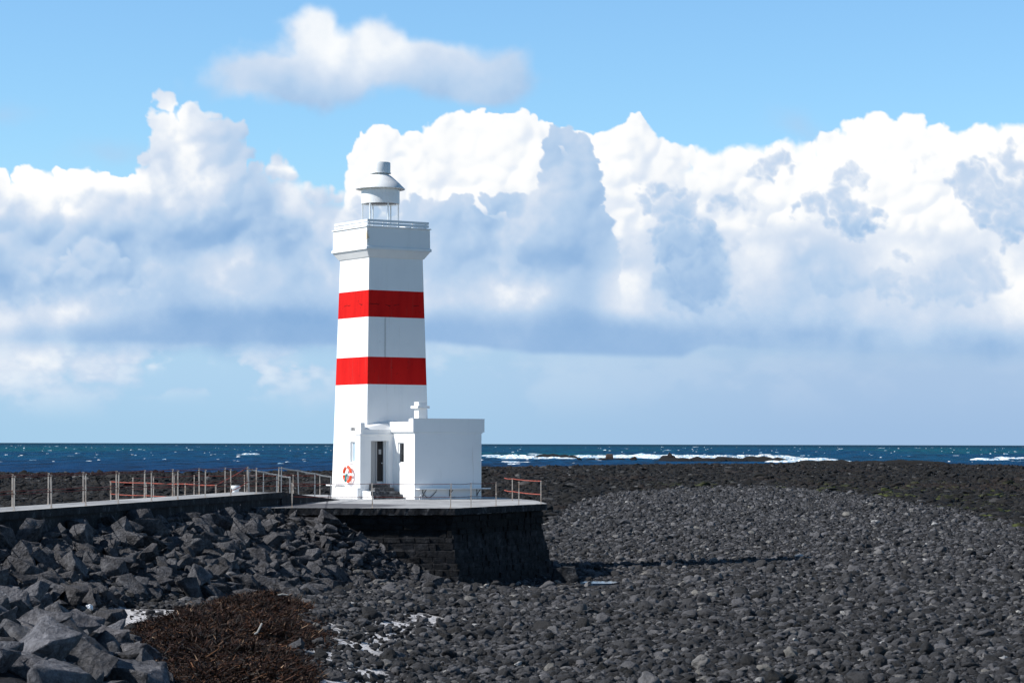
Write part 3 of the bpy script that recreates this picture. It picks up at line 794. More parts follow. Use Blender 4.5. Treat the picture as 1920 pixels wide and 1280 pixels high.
# ------------------------------------------------------------------ offshore reef and its boulders
def reef(px0, px1, py, h, w, seed, label):
    v, f = rough_ridge(sea_pt(px0, py), sea_pt(px1, py), h, w, seed, int((px1 - px0) / 1.2))
    o = mesh_obj('offshore_reef', np_mesh('offshore_reef', v, f, False), M_blackrock); tag(o, label, 'reef')
reef(1012, 1082, 858.0, 1.5, 14, 31, 'low dark reef strip in the surf, nearest the white building')
reef(1105, 1175, 861.8, .6, 10, 34, 'thin low rock shelf around the square brown rock in the surf')
reef(1235, 1480, 864.5, 1.5, 20, 32, 'long ragged dark reef in front of the long white breaker')
reef(1440, 1790, 869.5, 1.0, 22, 33, 'low dark reef tongue joining the shore right of the breaker')
reef(1240, 1275, 863.5, 2.2, 8, 35, 'knobbly dark rock hump at the left end of the long reef')
def lone(px, pyb, w, hpx, seed, m, label, npts=12):
    x, y = sea_pt(px, pyb); W = w * y / F; Hh = hpx * y / F
    o = mesh_obj('sea_rock', rock_mesh('sea_rock', seed, 3, .6, npts, 1.0, .05), m); o.location = (x, y, SEA + Hh * .38); o.scale = (W * .85, W * .8, Hh * 1.35)
    tag(o, label, 'rock')
M_brownrock = mat('brown_rock', lambda t, b: t.put(b.inputs['Base Color'], t.mix(t.noise(t.coord(), 4, 5, .7), (.045, .030, .022), (.12, .085, .065))), rough=.9)
bmk = MB(); x, y = sea_pt(1142.5, 861.5); q = y / F
bmk.frustum([(-8 * q, 7.5 * q, -6 * q, 6 * q, 0), (-7 * q, 7 * q, -6 * q, 6 * q, 6 * q), (-6 * q, 6.5 * q, -5 * q, 5 * q, 10.5 * q), (-4 * q, 5 * q, -4 * q, 4 * q, 11.5 * q)])
o = bmk.build('sea_rock', M_brownrock, bevel=.35); o.location = (x, y, SEA - .1); tag(o, 'square brown rock block standing in the surf', 'rock')
lone(1188, 862.5, 18, 8.5, 82, M_reef, 'rounded black rock in the surf right of the square brown rock')
lone(1086, 862.5, 13, 6, 83, M_reef, 'small black rock in the surf left of the square brown rock')

# ------------------------------------------------------------------ kelp heap
def build_kelp():
    xs = [p[0] for p in kelp_w]; ys = [p[1] for p in kelp_w]
    def kz(X, Y):
        d = -poly_dist(X, Y, kelp_w)
        return H(X, Y) + .13 * sstep(0, .9, d) + .42 * (fbm(X * .8, Y * .45, 4) - .42) * sstep(0, .9, d) + .02, d
    st = .16
    gx = np.arange(min(xs) - .3, max(xs) + .3, st); gy = np.arange(min(ys) - .3, max(ys) + .3, st)
    X, Y = np.meshgrid(gx, gy); Z, d = kz(X, Y); nx = len(gx)
    Z = np.where(d > 0, Z, Z - .25)
    v = np.stack([X, Y, Z], -1).reshape(-1, 3); ok = (d > -.25).ravel()
    i = np.arange((len(gy) - 1) * (nx - 1)); a = (i // (nx - 1)) * nx + i % (nx - 1)
    f = np.stack([a, a + 1, a + nx + 1, a + nx], 1); f = f[ok[f].all(1)]
    used = np.unique(f); remap = np.full(len(v), -1); remap[used] = np.arange(len(used)); v = v[used]; f = remap[f]
    root = empty('kelp_heap', (0, 0, 0)); tag(root, 'heap of brown dried kelp washed up between the boulders and the cobbles', 'kelp', kind='stuff')
    mesh_obj('kelp_bed', np_mesh('kelp_bed', v, f, True), M_kelpbase, root)
    n = 140000
    px = rng.uniform(min(xs), max(xs), n * 2); py = rng.uniform(min(ys), max(ys), n * 2)
    zz, dd = kz(px, py); k = dd > -.7 * rng.random(len(px)) ** 3; px, py, zz = px[k][:n], py[k][:n], zz[k][:n]; n = len(px)
    L = rng.uniform(.05, .16, n) * np.where(rng.random(n) < .2, 2.6, 1); w = rng.uniform(.005, .018, n); a = rng.uniform(0, 6.28, n); up = rng.normal(.0, .4, n)
    dx, dy, dz = np.cos(a) * np.cos(up), np.sin(a) * np.cos(up), np.sin(up)
    c = np.stack([px, py, zz + .015 + np.abs(rng.normal(0, .02, n))], 1); D = np.stack([dx, dy, dz], 1)
    side = np.stack([-np.sin(a), np.cos(a), rng.normal(0, .7, n)], 1); side /= np.linalg.norm(side, axis=1)[:, None]
    curl = np.stack([rng.normal(0, .7, n), rng.normal(0, .7, n), rng.normal(.1, .3, n)], 1)
    V = []
    for t_, ww in ((-.5, .4), (0, 1), (.5, .3)):
        q = c + D * (L * t_)[:, None] + curl * (L * (t_ * t_))[:, None]
        V.append(q - side * (w * ww)[:, None]); V.append(q + side * (w * ww)[:, None])
    V = np.stack(V, 1).reshape(-1, 3); b = np.arange(n)[:, None] * 6
    Fq = np.concatenate([b + np.array([0, 1, 3, 2]), b + np.array([2, 3, 5, 4])], 0)
    me = np_mesh('kelp_fronds', V, Fq, False)
    at_ = me.attributes.new('tone', 'FLOAT', 'POINT')
    tone = rng.random(n); at_.data.foreach_set('value', np.repeat(tone, 6).astype(np.float32))
    mesh_obj('kelp_fronds', me, M_kelp, root)
    # bleached stalks
    for (qx, qy, qw, lab) in ((531, 1139, 20, 'bleached white driftwood stick lying across the upper kelp heap'), (484, 1220, 14, 'thin bleached stalk sticking up from the kelp heap')):
        x, y, z = ray_ground(qx, qy); ww = qw * y / F
        m_ = MB(); e = .12 if qw == 20 else .22
        m_.tube([(x - ww / 2, y, z + .32), (x - ww * .1, y + .02, z + .335 + e * .1), (x + ww / 2, y + .05, z + .32 + (e if qw != 20 else 0))], .022, 7)
        o = m_.build('driftwood_stick', M_pale, smooth=True); tag(o, lab, 'driftwood')
build_kelp()
# plastic scrap on the near pile
x, y, z = ray_ground(171, 1173); m_ = MB()
rd = random.Random(3)
for k in range(1):
    m_.lathe([(.02, 0), (.055, .01), (.075, .03), (.05, .06), (.02, .075)], (0, 0), 11)
for v in m_.bm.verts: v.co = Vector((v.co.x * 1.1 + rd.uniform(-.025, .025), v.co.y + rd.uniform(-.02, .02), v.co.z + rd.uniform(-.02, .02)))
o = m_.build('crumpled_plastic', M_buoyw); o.location = (x, y - .3, z + .42); o.rotation_euler = (.4, .6, .2); tag(o, 'small scrap of white plastic caught on the boulders above the near pile', 'litter')

# ------------------------------------------------------------------ platform
def inset(poly, d):
    c = Vector((sum(p[0] for p in poly) / len(poly), sum(p[1] for p in poly) / len(poly))); n = len(poly); out = []
    for i in range(n):
        a, b, e = Vector(poly[i - 1]), Vector(poly[i]), Vector(poly[(i + 1) % n])
        d1 = (b - a).normalized(); d2 = (e - b).normalized(); n1 = Vector((-d1.y, d1.x)); n2 = Vector((-d2.y, d2.x))
        m = (n1 + n2).normalized(); q = b + m * (d / max(.4, m.dot(n1))); out.append((q.x, q.y))
    return out
pf = empty('stone_platform', (-3, 92, 0)); tag(pf, 'concrete-topped dark stone platform carrying the lighthouse', 'platform')
def child(o, parent): o.parent = parent; o.matrix_parent_inverse = Matrix.Translation(-Vector(parent.location)); return o
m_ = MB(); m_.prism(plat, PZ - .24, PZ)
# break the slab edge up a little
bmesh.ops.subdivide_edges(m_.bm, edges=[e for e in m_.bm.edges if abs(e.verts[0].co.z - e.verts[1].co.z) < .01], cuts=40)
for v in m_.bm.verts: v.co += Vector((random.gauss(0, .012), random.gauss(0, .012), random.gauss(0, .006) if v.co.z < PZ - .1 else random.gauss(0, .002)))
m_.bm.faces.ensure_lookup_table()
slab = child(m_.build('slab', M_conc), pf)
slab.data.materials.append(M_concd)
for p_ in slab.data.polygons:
    if abs(p_.normal.z) < .5: p_.material_index = 1  # slab edges take the concrete with shade in its colour
def offs(z):                                   # outward flare of the wall foot
    return np.interp(z, [-.6, 0, .5, 1.1, 1.7, 2.7], [.50, .44, .30, .14, 0, 0])
m_ = MB()
core = inset(plat, .22)
def ring_at(z): return inset(plat, .22 - float(offs(z)))
zs = [-.8, 0, .5, 1.1, 1.7, PZ - .24]
rings = [[m_.bm.verts.new((x, y, z)) for (x, y) in ring_at(z)] for z in zs]
for a, b in zip(rings, rings[1:]):
    for i in range(len(a)): m_.bm.faces.new((a[i], a[(i + 1) % len(a)], b[(i + 1) % len(b)], b[i]))
child(m_.build('wall_core', M_mason), pf)
# dressed blocks on the two visible faces, each one rough and slightly out of line
m_ = MB(); rd = random.Random(5)
for (ia, ib) in ((0, 1), (1, 2)):
    z = -.5
    while z < PZ - .30:
        hh = rd.uniform(.19, .27); hh = min(hh, PZ - .245 - z)
        rg = inset(plat, .22 - float(offs(z + hh / 2))); a, b = Vector(rg[ia]), Vector(rg[ib])
        d = (b - a); L = d.length; d /= L; nn = Vector((d.y, -d.x)); t_ = -.02
        while t_ < L:
            w = rd.uniform(.24, .62); t1 = min(t_ + w, L + .04)
            pr = rd.uniform(.01, .09)
            if ia == 0 and rd.random() < .05: pr = -.05
            p0 = a + d * (t_ + .012); p1 = a + d * (t1 - .012); q0 = p0 + nn * pr; q1 = p1 + nn * pr; b0 = p0 - nn * .1; b1 = p1 - nn * .1
            j = lambda: rd.uniform(-.022, .022)
            vs = [(b0.x, b0.y, z + .01), (b1.x, b1.y, z + .01), (q1.x + j(), q1.y + j(), z + .012 + j()), (q0.x + j(), q0.y + j(), z + .012 + j()), (b0.x, b0.y, z + hh - .01), (b1.x, b1.y, z + hh - .01), (q1.x + j(), q1.y + j(), z + hh - .012), (q0.x + j(), q0.y + j(), z + hh - .012)]
            m_.faces(vs, [(0, 3, 2, 1), (4, 5, 6, 7), (0, 1, 5, 4), (1, 2, 6, 5), (2, 3, 7, 6), (3, 0, 4, 7)])
            t_ = t1
        z += hh
child(m_.build('masonry', M_mason, bevel=.03), pf)
# concrete lump at the outer foot of the wall
m_ = MB(); p = at(1062, 1086, 88.5)
m_.frustum([(-.55, .5, -.5, .5, -.4), (-.5, .42, -.45, .45, .2), (-.42, .28, -.35, .4, .48)])
bmesh.ops.subdivide_edges(m_.bm, edges=m_.bm.edges, cuts=4, use_grid_fill=True)
for v in m_.bm.verts: v.co += Vector([mnoise.noise(v.co * 3 + Vector((k * 9, 0, 0))) * .12 for k in range(3)])
o = m_.build('concrete_block', M_concd); o.location = (2.0, 89.2, -.12); tag(o, 'broken lump of pale concrete at the outer foot of the platform wall', 'rubble block')
m_ = MB(); cx, cy = PCX, PCY
ptsp = [(cx + .68 * math.cos(a) * (1 + .2 * math.sin(3 * a)), cy + .95 * math.sin(a) * (1 + .2 * math.cos(2 * a))) for a in np.linspace(0, 2 * math.pi, 28, endpoint=False)]
m_.prism(ptsp, -.35, float(H(cx, cy)) + .07); o = m_.build('tide_pool', M_pool); tag(o, kind='structure')

# ------------------------------------------------------------------ raised walkway and ramp
wk = empty('raised_walkway', (-13, 66, 0)); tag(wk, 'raised concrete walkway on a dark wall sloping down to the lighthouse platform', 'walkway')
y0, y1, y2 = 34.0, 89.3, 98.3
def wpt(y, s): return (wx(y) - s * .984, y + s * .18)       # s metres inland of the near edge
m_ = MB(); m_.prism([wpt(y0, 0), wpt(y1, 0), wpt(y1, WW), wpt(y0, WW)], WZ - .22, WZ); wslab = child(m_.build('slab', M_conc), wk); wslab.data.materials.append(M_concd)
for p_ in wslab.data.polygons: p_.material_index = 0 if p_.normal.z > .5 else 1  # only the top stays pale; sides get the shade-darkened concrete
m_ = MB(); m_.prism([wpt(y0, .10), wpt(y1, .10), wpt(y1, WW - .08), wpt(y0, WW - .08)], -.5, WZ - .22)
child(m_.build('wall', M_concd), wk)
m_ = MB(); m_.prism([wpt(y1 + .01, .0), (-7.0, y2), (-8.7, y2 + .3), wpt(y1 + .01, WW)], [1.0] * 4, [WZ - .003, PZ + .012, PZ + .012, WZ - .003])
child(m_.build('ramp', M_concd), wk)

# ------------------------------------------------------------------ railings
def post_mb(p, h, r=.024):
    m = MB(); x, y, z = p
    m.box(x - r, x + r, y - r, y + r, z - .02, z + h)
    m.box(x - r * 1.9, x + r * 1.9, y - r * 1.2, y + r * 1.2, z + h - .035, z + h - .006)
    m.box(x - r * 1.7, x + r * 1.7, y - r * 1.2, y + r * 1.2, z + h * .47, z + h * .5)
    m.box(x - r * 2.2, x + r * 2.2, y - r * 2.2, y + r * 2.2, z - .015, z + .012)
    return m
def railing(name, label, posts, rails, pm, rm, r=.024):
    """posts: (x,y,z,h); rails: (list of points, radius)"""
    x, y, z = posts[0][:3]; root = empty(name, (x, y, z)); tag(root, label, 'railing')
    for (a, b, c, h) in posts:
        lean = random.gauss(0, .012) * h
        o = child(post_mb((a, b, c), h, r).build('post', pm), root)
        o.data.transform(Matrix.Translation((a, b, c)) @ Matrix.Shear('XY', 4, (lean, 0)) @ Matrix.Translation((-a, -b, -c)))
    for (pts, rr) in rails:
        m = MB()
        full = []
        for a, b in zip(pts, pts[1:]):
            a, b = Vector(a), Vector(b); n = 4
            for k in range(n): q = a.lerp(b, k / n); q.z -= .02 * math.sin(math.pi * k / n); full.append(q)
        full.append(Vector(pts[-1])); m.tube(full, rr, 6); child(m.build('rail', rm, smooth=True), root)
    return root
def y_on(px, s):        # distance where a walkway edge line is seen at px
    best = None
    for i in range(1200):
        y = 34 + i * .05; x, yy = wpt(y, s); q = 960 + x * F / yy
        if q >= px: return y
    return y
nearpx = [26.5, 95.6, 160.7, 221.8, 284, 333.5, 384.6, 432.4, 480, 521]
farpx = [23, 90.6, 155.8, 218, 270.8, 323.6, 373, 421.8, 463]
PH = .92; PR = .0185
def walk_posts(pxs, s):
    out = []; ys = [y_on(p, s) for p in pxs]
    ys = [ys[0] - 2.5 * k for k in range(6, 0, -1)] + ys
    for y in ys:
        if y > 36: x, yy = wpt(y, s); out.append((x, yy, WZ, PH))
    return out
for nm, pxs, s, lab in (('walkway_railing', nearpx, .12, 'thin rusty-railed fence of tan posts along the nearer edge of the walkway'), ('walkway_railing', farpx, WW - .12, 'thin rusty-railed fence of tan posts along the farther edge of the walkway')):
    ps = walk_posts(pxs, s)
    railing(nm, lab, ps, [([(a, b, c + PH - .02) for (a, b, c, h) in ps], .014), ([(a, b, c + PH * .49) for (a, b, c, h) in ps], .012)], M_post, M_rust, PR)
# galvanised handrails down the ramp
def rp(px, d, z): q = (px - 960) * d / F; return (q, d, z)
A = [rp(527.5, 89.6, 0), rp(560, 91.9, 0), rp(590.5, 94.6, 0), rp(620.5, 97.6, 0)]
def rz(d): return WZ + (PZ - WZ) * min(1, max(0, (d - 89.3) / 9.0))
ps = [(a, b, rz(b), .92) for (a, b, c) in A]
railing('ramp_handrail', 'light galvanised handrail along the right side of the ramp by the tower', ps, [([(a, b, rz(b) + .91) for (a, b, c) in A], .03)], M_galv, M_galv, PR)
A = [rp(467, 90.7, 0), rp(494, 93.2, 0), rp(519, 95.8, 0), rp(544, 98.4, 0)]
ps = [(a, b, rz(b), .92) for (a, b, c) in A]
railing('ramp_handrail', 'light galvanised handrail along the left side of the ramp', ps, [([(a, b, rz(b) + .91) for (a, b, c) in A], .03)], M_galv, M_galv, PR)
# platform front
PP = .88
def pp(px, d): x = (px - 960) * d / F; return (x, d, PZ, PP)
front = [pp(548, 86.12), pp(698.5, 86.12), pp(845, 86.12)]
edge = [pp(883.5, 87.35), pp(930.5, 89.15)]
ps = front + edge
railing('platform_railing', 'thin dark rod railing along the front edge of the platform before the white building', ps, [([(a, b, c + PP - .02) for (a, b, c, h) in ps], .011), ([(a, b, c + PP * .45) for (a, b, c, h) in ps], .010)], M_post, M_rust, PR)
ps = [pp(973, 90.9), pp(1014.5, 92.8), pp(961, 97.6)]
ps[2] = (.05, 100.6, PZ, .90)
ps = [pp(973, 90.9), pp(1014.5, 92.75), (.02 + .75, 98.3, PZ, .89)]
ps[2] = ((960.8 - 960) * 98 / F + .0, 98.0, PZ, .90)
a0, a1, a2 = ps
end = ((946 - 960) * 100 / F, 100.0)
railing('platform_railing', 'short bright orange railing at the right-hand corner of the platform', ps, [([(a1[0], a1[1], PZ + .87), (a2[0], a2[1], PZ + .88), (end[0], end[1], PZ + .88)], .018), ([(a1[0], a1[1], PZ + .36), (a2[0], a2[1], PZ + .37), (end[0], end[1], PZ + .38)], .018)], M_post, M_orange, PR)
# landing behind the walkway
ps = [pp(249.5, 97.6), pp(288, 101), pp(327, 103.6), pp(364, 105.6), pp(459, 106.6), pp(550, 107.4), pp(600, 107.9)]
ps = [(a, b, c, .90) for (a, b, c, h) in ps]
railing('landing_railing', 'thin dark red railing along the far edge of the landing behind the walkway', ps, [([(a, b, c + .87) for (a, b, c, h) in ps], .016), ([(a, b, c + .42) for (a, b, c, h) in ps], .014)], M_post, M_rust, .019)
ps = [pp(208, 94.4), pp(274, 91.8), pp(347, 89.6), pp(405, 87.2)]
ps = [(a, b, c, .80) for (a, b, c, h) in ps]
top = [(a, b, c + .78) for (a, b, c, h) in ps]
q1 = at(462, 877.5, 90.2); q2 = at(432, 921, 88.6); q3 = at(465, 903, 90.2)
railing('stair_railing', 'bright orange railing behind the walkway with a handrail slanting up to it', ps, [(top + [tuple(q1)], .017), ([(a, b, c + .30) for (a, b, c, h) in ps[:3]], .015), ([tuple(q2), tuple(q3)], .015)], M_post, M_orange, .022)
# white bollard
m_ = MB(); m_.lathe([(.15, 0), (.15, .04), (.13, .07), (.13, .46), (.15, .5), (.19, .53), (.19, .60), (.17, .63)], (0, 0), 28)
o = m_.build('bollard', M_metalw, smooth=True); o.location = ((442 - 960) * 95 / F, 95, PZ); tag(o, 'squat white mushroom-topped bollard behind the walkway railings', 'bollard')

# ------------------------------------------------------------------ lighthouse
AN = R(32)
ox, oy = -6.07, 100.7
LH = empty('lighthouse', (ox, oy, PZ), AN); tag(LH, 'white square lighthouse tower with two red bands and a lantern on top', 'lighthouse')
def B(name, m, boxes, parent=None, bevel=.0, smooth=False):
    q = MB()
    for (u0, u1, v0, v1, z0, z1) in boxes: q.box(u0, u1, -v1, -v0, z0, z1)
    return q.build(name, m, parent or LH, bevel=bevel)
S0, S1, ZT = 3.08, 2.58, 10.07
def half(z): return (S0 + (S1 - S0) * z / ZT) / 2
CX, CV = S0 / 2, -S0 / 2                      # tower centre in (u,v)
def trect(z, e=0): h = half(z) + e; return (CX - h, CX + h, -CV - h, -CV + h, z)
b1, b2, b3, b4 = 4.77, 5.92, 7.59, 8.71
for nm, m, za, zb in (('red_band', M_red, b1, b2), ('tower_wall', M_white, b2, b3), ('red_band', M_red, b3, b4), ('tower_wall', M_white, b4, ZT)):
    q = MB(); q.frustum([trect(za + .0005), trect(zb - .0005)]); q.build(nm, m, LH)
# lowest wall with the window opening in its left face
q = MB(); bm = q.bm
wv0, wv1, wz0, wz1 = -1.52, -.90, 1.50, 2.37   # window opening in v and z
def lf(y, z): return (CX - half(z), y, z)       # left face point, y = -v
ysl = lambda z: [-CV - half(z), -wv1, -wv0, -CV + half(z)]
zl = [-.02, wz0, wz1, b1 - .0005]
grid = [[bm.verts.new(lf(ysl(z)[j], z)) for j in range(4)] for z in zl]
for i in range(3):
    for j in range(3):
        if i == 1 and j == 1: continue
        bm.faces.new((grid[i][j], grid[i][j + 1], grid[i + 1][j + 1], grid[i + 1][j]))
inner = [bm.verts.new((grid[i][j].co.x + .16, grid[i][j].co.y, grid[i][j].co.z)) for (i, j) in ((1, 1), (1, 2), (2, 2), (2, 1))]
outer = [grid[1][1], grid[1][2], grid[2][2], grid[2][1]]
for k in range(4): bm.faces.new((outer[k], outer[(k + 1) % 4], inner[(k + 1) % 4], inner[k]))
bm.faces.new(inner)
far = [[bm.verts.new((CX + half(z), yy, z)) for yy in (-CV - half(z), -CV + half(z))] for z in (zl[0], zl[3])]
bm.faces.new((far[0][0], far[0][1], far[1][1], far[1][0]))
bm.faces.new((grid[0][0], far[0][0], far[1][0], grid[3][0], grid[2][0], grid[1][0]))
bm.faces.new((grid[0][3], grid[1][3], grid[2][3], grid[3][3], far[1][1], far[0][1]))
bm.faces.new((grid[3][0], grid[3][1], grid[3][2], grid[3][3], far[1][1], far[1][0]))
q.build('tower_wall', M_white, LH)
xw = CX - half(2.0)
wf = B('window', M_white, [(xw + .09, xw + .14, wv0 + .001, wv0 + .06, wz0 + .001, wz1 - .001), (xw + .09, xw + .14, wv1 - .06, wv1 - .001, wz0 + .001, wz1 - .001), (xw + .09, xw + .14, wv0 + .06, wv1 - .06, wz0 + .001, wz0 + .05), (xw + .09, xw + .14, wv0 + .06, wv1 - .06, wz1 - .05, wz1 - .001)], bevel=.004)
B('pane', M_glassblue, [(xw + .105, xw + .12, wv0 + .06, wv1 - .06, wz0 + .05, wz1 - .05)], wf)
B('window_sill', M_white, [(xw - .06, xw + .085, wv0 - .04, wv1 + .04, wz0 - .07, wz0 - .004)], wf, bevel=.006)
# date on the left face
tc = bpy.data.curves.new('date_numerals', 'FONT'); tc.body = '1897'; tc.size = .20; tc.extrude = .008; tc.space_character = 1.15; tc.align_x = 'CENTER'
to = bpy.data.objects.new('date_numerals', tc); COL.objects.link(to); tc.materials.append(M_text); to.parent = LH
zz = 2.83; to.location = (CX - half(zz) - .014, 1.30, zz); to.rotation_euler = (R(90), 0, R(-90)); 
# corbel, parapet, ledges
def sq(s, z): return (CX - s / 2, CX + s / 2, -CV - s / 2, -CV + s / 2, z)
q = MB(); q.frustum([sq(S1 + .02, ZT - .0), sq(S1 + .10, ZT + .03), sq(3.02, 10.36), sq(3.04, 10.39)]); q.build('corbel', M_white, LH)
q = MB(); q.frustum([sq(3.14, 10.392), sq(3.14, 10.50), sq(3.05, 10.53)]); q.build('ledge', M_white, LH, bevel=.012)
q = MB(); q.frustum([sq(3.04, 10.532), sq(3.02, 11.318)]); q.build('parapet', M_white, LH)
q = MB(); q.frustum([sq(3.12, 11.32), sq(3.12, 11.37)]); q.build('coping', M_white, LH, bevel=.012)
gr = empty('gallery_rail', (0, 0, 0)); gr.parent = LH
hs = 2.96 / 2; cy = -CV
def rail_sq(z0, z1, th=.035):
    out = []
    q = MB()
    q.box(CX - hs, CX + hs, cy - hs, cy - hs + th, z0, z1); q.box(CX - hs, CX + hs, cy + hs - th, cy + hs, z0, z1)
    q.box(CX - hs, CX - hs + th, cy - hs + th, cy + hs - th, z0, z1); q.box(CX + hs - th, CX + hs, cy - hs + th, cy + hs - th, z0, z1)
    return q
rail_sq(11.415, 11.515).build('rail_board', M_metalw, gr, bevel=.004); rail_sq(11.548, 11.65).build('rail_board', M_metalw, gr, bevel=.004)
for sx in (-1, 1):
    for k in range(5):
        for ax in (0, 1):
            t_ = -1 + 2 * k / 4 + (.04 if k == 0 else -.04 if k == 4 else 0); a, b = (sx * (hs - .06), t_ * (hs - .06)) if ax else (t_ * (hs - .06), sx * (hs - .06))
            if ax and k in (0, 4): continue
            q = MB(); q.box(CX + a - .02, CX + a + .02, cy + b - .02, cy + b + .02, 11.36, 11.6); q.build('rail_post', M_metalw, gr)
q = MB(); q.box(CX - 1.4, CX + 1.4, cy - 1.4, cy + 1.4, 11.33, 11.385); q.build('gallery_floor', M_white, LH)
# lantern
lan = empty('lantern', (CX - .03, cy + .03, 0)); lan.parent = LH
zg0, zg1, zr, zc = 11.4, 12.46, 13.09, 13.76
q = MB(); q.lathe([(.80, 11.386), (.80, 11.46)], seg=64); q.build('lantern_base', M_metalw, lan, smooth=True)
q = MB(); q.lathe([(.785, zg0 + .06), (.785, zg1)], seg=64, cap=False); q.build('lantern_glass', mg, lan, smooth=True)
# camera direction in local frame, for the mullions' true bearings
ca = math.atan2(-1, .055) - AN
for k, deg in enumerate((-35, 25, 85, 145, 205, 265)):
    a = ca + R(deg); q = MB(); r = .765
    q.lathe([(.028 if deg != -35 else .036, zg0 + .06), (.028 if deg != -35 else .036, zg1 + .02)], (r * math.cos(a), r * math.sin(a)), 10); q.build('mullion', M_metalw, lan, smooth=True)
q = MB(); q.lathe([(.70, zg1 + .05), (.80, zg1 + .02), (.805, zg1), (.815, zg1), (.815, zr + .12), (.6, zr + .2)], seg=72, cap=False); q.build('lantern_drum', M_metalw, lan, smooth=True)
q = MB(); q.lathe([(.79, zg1 + .04), (.02, zg1 + .06)], seg=48, cap=False); q.build('drum_underside', M_lens, lan, smooth=True)
q = MB(); q.lathe([(.80, zr + .005), (1.03, zr - .012), (1.05, zr), (1.045, zr + .02), (.80, zr + .26), (.60, zr + .44), (.46, zr + .56), (.36, zr + .62), (.26, zr + .65), (.26, zc)], seg=72, cap=False); q.build('lantern_roof', M_metalw, lan, smooth=True)
q = MB(); q.lathe([(.445, zc), (.445, zc + .035), (.42, zc + .04), (.42, 14.20), (.40, 14.23)], seg=48); q.lathe([(.012, 14.23), (.012, 14.29)], seg=6); q.build('lantern_cap', M_metalw, lan, smooth=True)

# porch
pv = .35
B('porch_wall', M_white, [(-.475, .03, -.1, pv, 0, 2.66), (.86, 1.09, -.1, pv, 0, 2.66), (.03, .86, -.1, pv, 2.40, 2.66), (.03, .86, -.1, -.02, .62, 2.40)])
B('porch_cornice', M_white, [(-.44, 1.088, -.1, pv - .03, 2.661, 2.885), (-.505, 1.088, -.1, pv + .03, 2.645, 2.70)], bevel=.01)
B('parapet_pier', M_white, [(-.44, -.24, -.04, pv - .02, 2.886, 3.16)], bevel=.02)
doorway_panel = B('doorway_panel', M_dark, [(.49, .76, -.018, .05, .72, 2.39)])  # dark panel standing in for the shade of the open inner doorway
B('door_handle', M_metalw, [(.70, .73, .05, .08, 1.45, 1.5)], doorway_panel)
B('door_notice', M_doorleaf, [(.56, .68, .051, .055, 1.85, 2.05)], doorway_panel)
B('doorway_panel', M_doorleaf, [(.035, .43, -.018, .03, .63, 2.395), (.43, .475, -.018, .075, .63, 2.395), (.12, .16, .03, .04, .75, 2.3), (.28, .32, .03, .04, .75, 2.3)], bevel=.004)
B('door_frame', M_white, [(.80, .858, -.018, pv - .06, .63, 2.395), (.77, .80, -.018, .12, .63, 2.395)])
B('threshold', M_white, [(.032, .858, -.018, pv - .001, .56, .619)])
# curved lean-to roof between porch, side wall and tower
q = MB(); us = np.linspace(-.24, 1.5, 24)
def back_z(u): return 2.93 + .34 * math.sin(min(1, max(0, (u + .24) / 1.45)) * math.pi / 2) ** .8
front_r = []; mid_r = []; back_r = []
for u in us:
    zb = back_z(u); front_r.append(q.bm.verts.new((u, -.33, 2.80))); mid_r.append(q.bm.verts.new((u, -.14, 2.84 + (zb - 2.84) * .66))); back_r.append(q.bm.verts.new((u, .12, zb)))
base_r = [q.bm.verts.new((u, .12, 2.5)) for u in us]; basef = [q.bm.verts.new((u, -.30, 2.5)) for u in us]
for a, b in ((basef, front_r), (front_r, mid_r), (mid_r, back_r), (back_r, base_r)):
    for i in range(len(us) - 1): q.bm.faces.new((a[i], a[i + 1], b[i + 1], b[i]))
q.build('curved_roof', M_white, LH)
# annex
ann = empty('annex', (0, 0, 0)); ann.parent = LH
a0, a1, av = 1.09, 4.30, 2.16
aw0, aw1, az0, az1 = .72, 1.26, 1.49, 2.33
B('annex_wall', M_white, [(a0, a0 + .25, pv + .001, aw0, -.02, 2.72), (a0, a0 + .25, aw1, av, -.02, 2.72), (a0, a0 + .25, aw0, aw1, -.02, az0), (a0, a0 + .25, aw0, aw1, az1, 2.72),
    (a0 + .25, a1, av - .25, av, -.02, 2.72), (a1 - .25, a1, -1.0, av - .25, -.02, 2.72), (a0 + .25, a1 - .25, -1.0, -.75, -.02, 2.72), (a0, a0 + .2, .0, pv, 2.661, 2.72)], ann)
B('annex_parapet', M_white, [(a0 - .04, a1 + .05, -1.05, av + .014, 2.721, 2.775)], ann, bevel=.008)
B('annex_parapet', M_white, [(a0 - .09, a0 + .22, -.0, av - .35, 2.776, 3.20), (a0 - .09, a0 + .22, av - .35, av + .028, 2.776, 3.31), (a0 + .22, a1 + .13, av - .22, av + .028, 2.776, 3.31), (a1 - .2, a1 + .13, -1.1, av - .22, 2.776, 3.31), (a0 + .22, a1 - .2, -1.1, -.8, 2.776, 3.2)], ann)
B('annex_coping', M_white, [(a0 - .10, a1 + .145, av - .23, av + .04, 3.312, 3.335), (a1 - .2, a1 + .145, -1.11, av - .231, 3.312, 3.335)], ann)
B('annex_roof', M_white, [(a0 + .23, a1 - .21, -.79, av - .23, 2.78, 3.0)], ann)
w = B('window', M_white, [(a0 + .05, a0 + .11, aw0 + .002, aw0 + .09, az0 + .002, az1 - .002), (a0 + .05, a0 + .11, aw1 - .05, aw1 - .002, az0 + .002, az1 - .002), (a0 + .05, a0 + .11, aw0 + .09, aw1 - .05, az0 + .002, az0 + .04), (a0 + .05, a0 + .11, aw0 + .09, aw1 - .05, az1 - .04, az1 - .002)], ann, bevel=.004)
B('pane', M_glassdark, [(a0 + .075, a0 + .085, aw0 + .09, aw1 - .05, az0 + .04, az1 - .04)], w)
